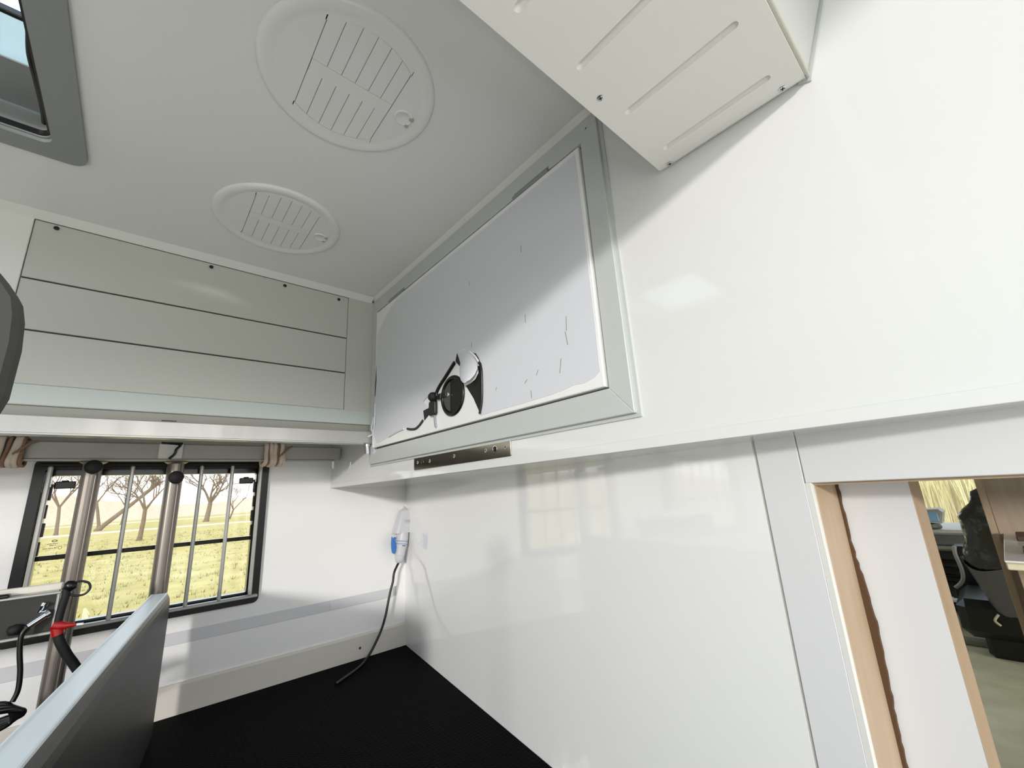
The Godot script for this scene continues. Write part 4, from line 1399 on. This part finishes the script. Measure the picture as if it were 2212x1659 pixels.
func rails_and_posts() -> void:
	var r1 := rail("support_rail", "thick aluminium rail along the bottom of the planked panel", XE, 1.028, 1.366, 1.441, ZP - 0.03, ZP + 0.055, 1.0)
	obj("slot_plug", bx(Vector3(0.045, 1.437, ZP + 0.02), Vector3(0.1, 1.445, ZP + 0.05), 0.002), M.black, r1)
	obj("end_cap", bx(Vector3(1.0275, 1.364, ZP - 0.032), Vector3(1.032, 1.443, ZP + 0.057), 0.002), M.frame_grey, r1)
	var r2 := rail("support_rail", "second aluminium rail behind the thick one, close above the window", XE, 1.025, 1.318, 1.405, -3.03, -2.95, 0.985)
	obj("lower_lip", bx(Vector3(XE, 1.308, -2.957), Vector3(0.98, 1.318, -2.935), 0.002), M.aluminium, r2)
	# bracket on the second rail
	var bt := thing("rail_bracket", "pale bracket with black clip on the second rail above the thick right post", "bracket", Vector3(0.1, 1.36, -2.94))
	obj("plate", bx(Vector3(0.062, 1.322, -2.95), Vector3(0.165, 1.402, -2.932), 0.004), M.plastic_white, bt)
	var bc := MB.new()
	bc.tube(smooth_path(PackedVector3Array([Vector3(0.07, 1.404, -2.925), Vector3(0.115, 1.401, -2.918), Vector3(0.15, 1.395, -2.92), Vector3(0.135, 1.37, -2.918), Vector3(0.13, 1.345, -2.922), Vector3(0.11, 1.32, -2.926)]), 5), PackedFloat32Array([0.006]), 8)
	bc.box(Vector3(0.1, 1.396, -2.93), Vector3(0.16, 1.408, -2.91), Transform3D(), 0.003)
	obj("clip", bc, M.black, bt)
	# cord wraps
	wrap_cord("cord_wrap", "brown and white cord wound round the second rail right of the window", 0.56, 0.675, 7, 3)
	wrap_cord("cord_wrap", "beige frayed cord wound round the second rail at the left edge", -0.60, -0.41, 11, 8)
	# posts
	for k in 2:
		var px := -0.178 if k == 0 else 0.1455
		var t := thing("post", "thick aluminium post with a black knob, beside the black strap and red plug" if k == 0 else "thick aluminium post with a black knob, at the far end of the grey partition", "post", Vector3(px, 0, -2.95), "thick posts before the window")
		var p := MB.new()
		var sec := PackedVector2Array()
		# round tube with a groove down the front
		for i in 36:
			var a := TAU * i / 36 + 0.0001
			var r := 0.0365
			var da := absf(wrapf(a - deg_to_rad(48.0), -PI, PI))
			if da < 0.16: r = 0.0325
			sec.append(V(r * cos(a), r * sin(a)))
		var ctr := Vector3(px, 0, -2.95)
		p.prism(sec, 0.0, 1.304, Transform3D(Basis(Vector3(1, 0, 0), Vector3(0, 0, 1), Vector3(0, 1, 0)), ctr))
		obj("tube", p, M.post_metal, t)
		var cl := MB.new()
		cl.lathe(PackedVector2Array([V(0.0001, 1.3075), V(0.05, 1.3075), V(0.052, 1.303), V(0.04, 1.296), V(0.037, 1.294)]), Transform3D(Basis(), ctr), 24)
		obj("collar", cl, M.post_metal, t)
		var ky := 1.277 if k == 0 else 1.22
		var kn := MB.new()
		var dir := Vector3(0.15, 0, 1).normalized()
		kn.lathe(PackedVector2Array([V(0.012, -0.02), V(0.014, 0.0), V(0.03, 0.004), V(0.034, 0.012), V(0.032, 0.022), V(0.022, 0.03), V(0.0001, 0.032)]), Transform3D(Basis(Quaternion(Vector3.UP, dir)), ctr + Vector3(0.003, ky, 0.04)), 18)
		obj("knob", kn, M.rubber, t)
		var st := MB.new()
		st.cyl(ctr + Vector3(0.018, 0.02, 0.033), ctr + Vector3(0.018, ky - 0.04, 0.033), 0.0045, 8)
		obj("slide_rod", st, M.post_metal, t)

func wrap_cord(called: String, label: String, x0: float, x1: float, turns: int, seed_: int) -> void:
	var t := thing(called, label, "cord", Vector3((x0 + x1) * 0.5, 1.31, -2.95))
	var rg := RandomNumberGenerator.new()
	rg.seed = seed_
	for k in turns:
		var x := lerpf(x0, x1, (k + 0.5) / turns)
		var sk := rg.randf_range(-0.012, 0.016)
		var e := 0.008
		var p := PackedVector3Array()
		for q in [[1.405 + e, -3.03 - e], [1.405 + e, -2.95 + e + 0.006], [1.36, -2.943 + e + 0.008], [1.308 - e, -2.93 + e], [1.308 - e, -3.03 - e], [1.405 + e, -3.03 - e]]:
			p.append(Vector3(x + sk * (q[0] - 1.3) * 10.0, q[0], q[1]))
		var m := MB.new()
		m.tube(smooth_path(p, 5), PackedFloat32Array([0.0105 + rg.randf() * 0.002 if k % 3 != 1 else 0.007]), 8)
		obj("turn", m, M.rope_brown if k % 3 == 1 else M.rope_beige, t)
	var tail := MB.new()
	tail.tube(smooth_path(PackedVector3Array([Vector3(x1 - 0.05, 1.32, -2.92), Vector3(x1 - 0.02, 1.35, -2.912), Vector3(x1 + 0.01, 1.385, -2.915), Vector3(x1 + 0.035, 1.40, -2.925)]), 5), PackedFloat32Array([0.006]), 8)
	obj("tail", tail, M.rope_brown, t)

# ---------------------------------------------------------------- partitions
func partitions() -> void:
	# padded partition from the right post towards the camera
	var a := Vector3(0.1525, 0, -2.9)
	var b := Vector3(-0.1125, 0, -1.22)
	var dir := (b - a).normalized()
	var side := Vector3(-dir.z, 0, dir.x) * -1.0     # to the right, towards the bulkhead
	if side.x < 0.0:
		side = -side
	var t := thing("partition", "grey padded partition running from the right post towards the camera", "partition", a)
	var ln := 1.8
	# section: local x across, y up; pulled along dir
	var body := PackedVector2Array([V(-0.044, 0.05), V(0.044, 0.05), V(0.046, 0.55), V(0.0455, 0.6), V(0.043, 0.625), V(0.038, 0.641), V(0.031, 0.65), V(-0.031, 0.65), V(-0.038, 0.641), V(-0.043, 0.625), V(-0.046, 0.6), V(-0.046, 0.55)])
	var xf := Transform3D(Basis(side, Vector3.UP, dir), a + dir * 0.04)
	var m := MB.new()
	m.prism(body, 0.0, ln, xf)
	obj("pad", m, M.pad_grey, t)
	var cap := MB.new()
	cap.prism(PackedVector2Array([V(-0.031, 0.648), V(0.0315, 0.648), V(0.0315, 0.6565), V(0.0285, 0.659), V(0.0265, 0.656), V(-0.0245, 0.656), V(-0.0265, 0.6585), V(-0.031, 0.6565)]), -0.002, ln + 0.002, xf)
	obj("top_channel", cap, M.cap_white, t)
	var foot := MB.new()
	foot.box(Vector3(-0.02, 0.0, ln - 0.1), Vector3(0.02, 0.05, ln - 0.05), xf, 0.003)
	foot.box(Vector3(-0.02, 0.0, 0.02), Vector3(0.02, 0.05, 0.07), xf, 0.003)
	obj("foot", foot, M.post_metal, t)
	# dark head divider at the left edge of the view
	var h := thing("head_divider", "dark grey padded head divider with a rounded corner at the left edge", "divider", Vector3(-0.1, 0, -0.25))
	var hp := PackedVector2Array([V(-0.1300, 1.0900), V(-0.0490, 1.0775), V(-0.0442, 1.0980), V(-0.0440, 1.1190), V(-0.0450, 1.1313), V(-0.0467, 1.1390), V(-0.0500, 1.1442), V(-0.0530, 1.1482), V(-0.0625, 1.1560), V(-0.0850, 1.1675), V(-0.1300, 1.1750)])
	var hm := MB.new()
	hm.prism(hp, -0.262, -0.25, Transform3D(), 0.002)
	obj("pad", hm, M.head_pad, h)
	var hl := MB.new()
	hl.box(Vector3(-0.128, 0.0, -0.262), Vector3(-0.116, 1.1, -0.252), Transform3D(), 0.002)
	obj("stand", hl, M.post_metal, h)

# ---------------------------------------------------------------- small things
func small_things() -> void:
	# steel strike plate under the locker
	var sp := thing("steel_plate", "polished steel plate with holes and screws below the locker door", "plate", Vector3(W, 1.177, -1.565))
	var m := MB.new()
	on_wall(m, Array(rrect(-1.94, 1.1765, -1.192, 1.246, 0.006)), W - 0.0005, W - 0.0045, 0.001)
	obj("plate", m, M.steel, sp)
	var xw := W - 0.0045
	for q in [[-1.902, 1.213], [-1.785, 1.210], [-1.574, 1.213], [-1.345, 1.213], [-1.221, 1.212]]:
		screw(sp, Vector3(xw, q[1], q[0]), Vector3(-1, 0, 0), 0.0085, M.chrome)
	for q in [[-1.856, 1.211, 0.011], [-1.286, 1.212, 0.0135]]:
		var ho := MB.new()
		var lx := Transform3D(Basis(Vector3(0, 0, -1), Vector3(-1, 0, 0), Vector3(0, 1, 0)), Vector3(xw, q[1], q[0]))
		ho.lathe(PackedVector2Array([V(q[2], 0.0), V(q[2] * 0.98, 0.001), V(q[2] * 0.85, 0.001), V(q[2] * 0.82, 0.0002)]), lx, 24)
		obj("hole_rim", ho, M.chrome, sp)
		var hd := MB.new()
		hd.lathe(PackedVector2Array([V(q[2] * 0.83, 0.0004), V(0.0001, 0.0004)]), lx, 24)
		obj("hole", hd, M.black, sp)
	# mains inlet with its plug and cable in the corner
	var zc := ZW + 0.06
	var s := thing("power_inlet", "pale grey power inlet mounted low in the corner under the step", "socket", Vector3(1.57, 0.78, zc))
	var ho := MB.new()
	# housing: a box flaring downwards, open below
	var ring_at := func(y: float, w: float, d: float, x: float) -> Array:
		var row := []
		for p in rrect(x - w, -d, x + w, d, minf(w, d) * 0.45, 4):
			row.append(Vector3(p.x, y, ZW + 0.055 + p.y))
		return row
	ho.loft([ring_at.call(0.955, 0.034, 0.03, 1.598), ring_at.call(0.945, 0.043, 0.038, 1.597), ring_at.call(0.90, 0.052, 0.045, 1.588), ring_at.call(0.84, 0.061, 0.05, 1.579), ring_at.call(0.80, 0.069, 0.053, 1.573), ring_at.call(0.787, 0.070, 0.053, 1.572)])
	obj("housing", ho, M.socket_white, s)
	var cap := MB.new()
	cap.lathe(PackedVector2Array([V(0.001, 0.985), V(0.012, 0.97), V(0.024, 0.953)]), Transform3D(Basis(), Vector3(1.592, 0, ZW + 0.05)), 16)
	obj("cap", cap, M.frame_grey, s)
	var rb := MB.new()
	for i in 3:
		rb.box(Vector3(1.568, 0.862 - 0.0 + 0.008 * i, ZW + 0.103), Vector3(1.615, 0.865 + 0.008 * i, ZW + 0.108), Transform3D(), 0.001)
	obj("grip_ribs", rb, M.frame_grey, s)
	var pl := thing("power_plug", "white round power plug with blue flap hanging from the corner inlet", "plug", Vector3(1.53, 0.6, zc))
	var pt := Transform3D(Basis(Vector3(0, 0, 1), -0.16), Vector3(1.552, 0.68, ZW + 0.075))
	var pb := MB.new()
	pb.lathe(PackedVector2Array([V(0.0001, -0.105), V(0.014, -0.104), V(0.024, -0.094), V(0.031, -0.08), V(0.034, -0.06), V(0.0345, -0.052), V(0.038, -0.05), V(0.04, -0.01), V(0.045, 0.02), V(0.045, 0.028), V(0.047, 0.03), V(0.047, 0.036), V(0.045, 0.038), V(0.045, 0.07), V(0.042, 0.11), V(0.0001, 0.11)]), pt, 30)
	obj("body", pb, M.socket_white, pl)
	var pr := MB.new()
	pr.lathe(PackedVector2Array([V(0.046, 0.0295), V(0.0478, 0.0305), V(0.0478, 0.0325), V(0.046, 0.0335)]), pt, 30)
	pr.lathe(PackedVector2Array([V(0.0455, 0.049), V(0.0462, 0.05), V(0.0462, 0.0515), V(0.0455, 0.0525)]), pt, 30)
	obj("joint_line", pr, M.socket_blue, pl)
	var lab := MB.new()
	lab.box(Vector3(-0.012, 0.016, 0.0435), Vector3(0.012, 0.022, 0.0462), pt, 0.0005)
	obj("print_bar", lab, M.print_grey, pl)
	var bf := MB.new()
	bf.prism(PackedVector2Array([V(-0.088, 0.075), V(-0.081, 0.064), V(-0.073, 0.066), V(-0.066, 0.075), V(-0.056, 0.07), V(-0.062, 0.052), V(-0.056, 0.042), V(-0.052, 0.028), V(-0.044, 0.012), V(-0.042, -0.02), V(-0.05, -0.042), V(-0.064, -0.036), V(-0.076, -0.004), V(-0.084, 0.03)]), -0.004, 0.016, pt, 0.002)
	obj("flap", bf, M.socket_blue, pl)
	var hg := MB.new()
	hg.tube(smooth_path(PackedVector3Array([pt * Vector3(-0.058, 0.07, 0), pt * Vector3(-0.045, 0.085, 0), pt * Vector3(-0.03, 0.075, 0.02)]), 5), PackedFloat32Array([0.005]), 8)
	obj("flap_arm", hg, M.socket_white, pl)
	var cb := MB.new()
	var pth := PackedVector3Array([pt * Vector3(0, -0.102, 0), Vector3(1.497, 0.52, ZW + 0.085), Vector3(1.486, 0.46, ZW + 0.088), Vector3(1.466, 0.395, ZW + 0.09), Vector3(1.446, 0.32, ZW + 0.095), Vector3(1.43, 0.25, ZW + 0.097), Vector3(1.402, 0.17, ZW + 0.098), Vector3(1.366, 0.105, ZW + 0.098), Vector3(1.325, 0.045, ZW + 0.1), Vector3(1.28, 0.012, ZW + 0.12), Vector3(1.2, 0.009, ZW + 0.2), Vector3(1.02, 0.009, ZW + 0.33)])
	cb.tube(smooth_path(pth, 7), PackedFloat32Array([0.0085]), 10)
	tag(obj("power_cable", cb, M.black), "black cable falling from the white plug to the black floor mat", "cable")

	# gate box on the left post
	var zb := -2.62
	var g := thing("gate_box", "dark panel in a silver frame fixed to the left post", "gate", Vector3(-0.45, 0.6, zb))
	var gp := MB.new()
	gp.box(Vector3(-1.0, 0.617, zb), Vector3(-0.19, 0.752, zb + 0.02), Transform3D(), 0.002)
	obj("panel", gp, M.head_pad, g)
	var gt := MB.new()
	gt.box(Vector3(-1.0, 0.752, zb - 0.004), Vector3(-0.178, 0.763, zb + 0.03), Transform3D(), 0.003)
	gt.box(Vector3(-1.0, 0.606, zb - 0.004), Vector3(-0.186, 0.617, zb + 0.026), Transform3D(), 0.003)
	gt.box(Vector3(-0.1905, 0.606, zb - 0.004), Vector3(-0.180, 0.763, zb + 0.026), Transform3D(), 0.003)
	obj("frame", gt, M.aluminium, g)
	obj("top_bar", bx(Vector3(-1.0, 0.763, zb - 0.03), Vector3(-0.182, 0.79, zb - 0.004), 0.003), M.beige_board, g)
	obj("grip", bx(Vector3(-0.42, 0.762, zb), Vector3(-0.318, 0.776, zb + 0.036), 0.004), M.black, g)
	var sl := MB.new()
	sl.cyl(Vector3(-0.252, 0.652, zb + 0.05), Vector3(-0.208, 0.684, zb + 0.034), 0.013, 14)
	sl.cyl(Vector3(-0.215, 0.68, zb + 0.036), Vector3(-0.205, 0.687, zb + 0.03), 0.017, 14)
	sl.cyl(Vector3(-0.23, 0.695, zb + 0.02), Vector3(-0.222, 0.72, zb + 0.03), 0.009, 12)
	sl.cyl(Vector3(-0.222, 0.716, zb + 0.03), Vector3(-0.218, 0.727, zb + 0.03), 0.012, 12)
	obj("bolt", sl, M.chrome, g)
	var kn := MB.new()
	kn.lathe(PackedVector2Array([V(0.0001, 0.02), V(0.018, 0.014), V(0.022, 0.0), V(0.016, -0.016), V(0.0001, -0.02)]), Transform3D(Basis(), Vector3(-0.285, 0.645, zb + 0.03)), 14)
	obj("bolt_knob", kn, M.rubber, g)
	# black lead hanging from the box and the coil at its end
	var ld := MB.new()
	ld.tube(smooth_path(PackedVector3Array([Vector3(-0.252, 0.652, zb + 0.052), Vector3(-0.262, 0.625, zb + 0.056), Vector3(-0.258, 0.57, zb + 0.055), Vector3(-0.246, 0.50, zb + 0.055), Vector3(-0.242, 0.44, zb + 0.055), Vector3(-0.25, 0.405, zb + 0.055)]), 6), PackedFloat32Array([0.013, 0.012, 0.009, 0.009, 0.0085, 0.008]), 10)
	tag(obj("hanging_lead", ld, M.black), "black lead hanging straight down from the chrome bolt of the dark box", "lead")
	var co := thing("cable_coil", "bunched black cable coil hanging low at the left edge", "cable", Vector3(-0.35, 0.35, zb + 0.05))
	for i in 6:
		var c := MB.new()
		var off := 0.014 * i
		c.tube(smooth_path(PackedVector3Array([Vector3(-0.55, 0.30 + off, zb + 0.04), Vector3(-0.40, 0.355 + off * 0.9, zb + 0.05 + 0.006 * (i % 3)), Vector3(-0.29, 0.383 + off * 0.4, zb + 0.06 + 0.004 * (i % 2)), Vector3(-0.225 - 0.006 * i, 0.372 + off * 0.3, zb + 0.06), Vector3(-0.222 - 0.004 * i, 0.352 - off * 0.1, zb + 0.052), Vector3(-0.27, 0.352 - off * 0.4, zb + 0.05), Vector3(-0.36, 0.315 - off * 0.3, zb + 0.05), Vector3(-0.55, 0.24 - off * 0.2, zb + 0.04)]), 5), PackedFloat32Array([0.0095]), 8)
		obj("loop", c, M.black, co)
	# strap with its loop, and the red plug with a dark hose on the post
	var st := thing("tether_strap", "black strap with a thin wire loop tied at the dark box corner", "strap", Vector3(-0.165, 0.7, zb + 0.03))
	var sb := MB.new()
	sb.tube(smooth_path(PackedVector3Array([Vector3(-0.166, 0.775, zb + 0.034), Vector3(-0.165, 0.74, zb + 0.036), Vector3(-0.17, 0.69, zb + 0.034), Vector3(-0.172, 0.645, zb + 0.032)]), 5), PackedFloat32Array([0.013]), 10)
	obj("band", sb, M.rubber, st)
	var sk := MB.new()
	sk.lathe(PackedVector2Array([V(0.0001, 0.02), V(0.018, 0.014), V(0.023, 0.0), V(0.016, -0.016), V(0.0001, -0.02)]), Transform3D(Basis(Vector3(0, 0, 1), -0.5), Vector3(-0.156, 0.778, zb + 0.036)), 12)
	obj("knot", sk, M.black, st)
	var lp := MB.new()
	lp.tube(smooth_path(PackedVector3Array([Vector3(-0.15, 0.788, zb + 0.036), Vector3(-0.125, 0.790, zb + 0.04), Vector3(-0.103, 0.779, zb + 0.042), Vector3(-0.097, 0.757, zb + 0.042), Vector3(-0.112, 0.738, zb + 0.04), Vector3(-0.14, 0.738, zb + 0.036), Vector3(-0.16, 0.752, zb + 0.034)]), 6), PackedFloat32Array([0.0042]), 8)
	obj("wire_loop", lp, M.black, st)
	var rp := thing("red_plug", "red tapered plug with a white tip on a dark hose, beside the left post", "plug", Vector3(-0.15, 0.62, zb + 0.03))
	var rb2 := MB.new()
	rb2.tube(PackedVector3Array([Vector3(-0.185, 0.64, zb + 0.03), Vector3(-0.168, 0.634, zb + 0.032), Vector3(-0.15, 0.630, zb + 0.034), Vector3(-0.118, 0.627, zb + 0.036)]), PackedFloat32Array([0.018, 0.02, 0.013, 0.005]), 12)
	rb2.tube(PackedVector3Array([Vector3(-0.176, 0.63, zb + 0.03), Vector3(-0.165, 0.60, zb + 0.032)]), PackedFloat32Array([0.016, 0.02]), 12)
	obj("body", rb2, M.red, rp)
	var rt := MB.new()
	rt.cyl(Vector3(-0.12, 0.6275, zb + 0.036), Vector3(-0.098, 0.6255, zb + 0.037), 0.0045, 8)
	obj("tip", rt, M.cap_white, rp)
	var rh := MB.new()
	rh.tube(smooth_path(PackedVector3Array([Vector3(-0.168, 0.606, zb + 0.03), Vector3(-0.155, 0.57, zb + 0.03), Vector3(-0.128, 0.515, zb + 0.02), Vector3(-0.105, 0.475, zb + 0.01), Vector3(-0.08, 0.42, zb), Vector3(-0.06, 0.3, zb - 0.02)]), 5), PackedFloat32Array([0.016]), 10)
	obj("hose", rh, M.rubber, rp)
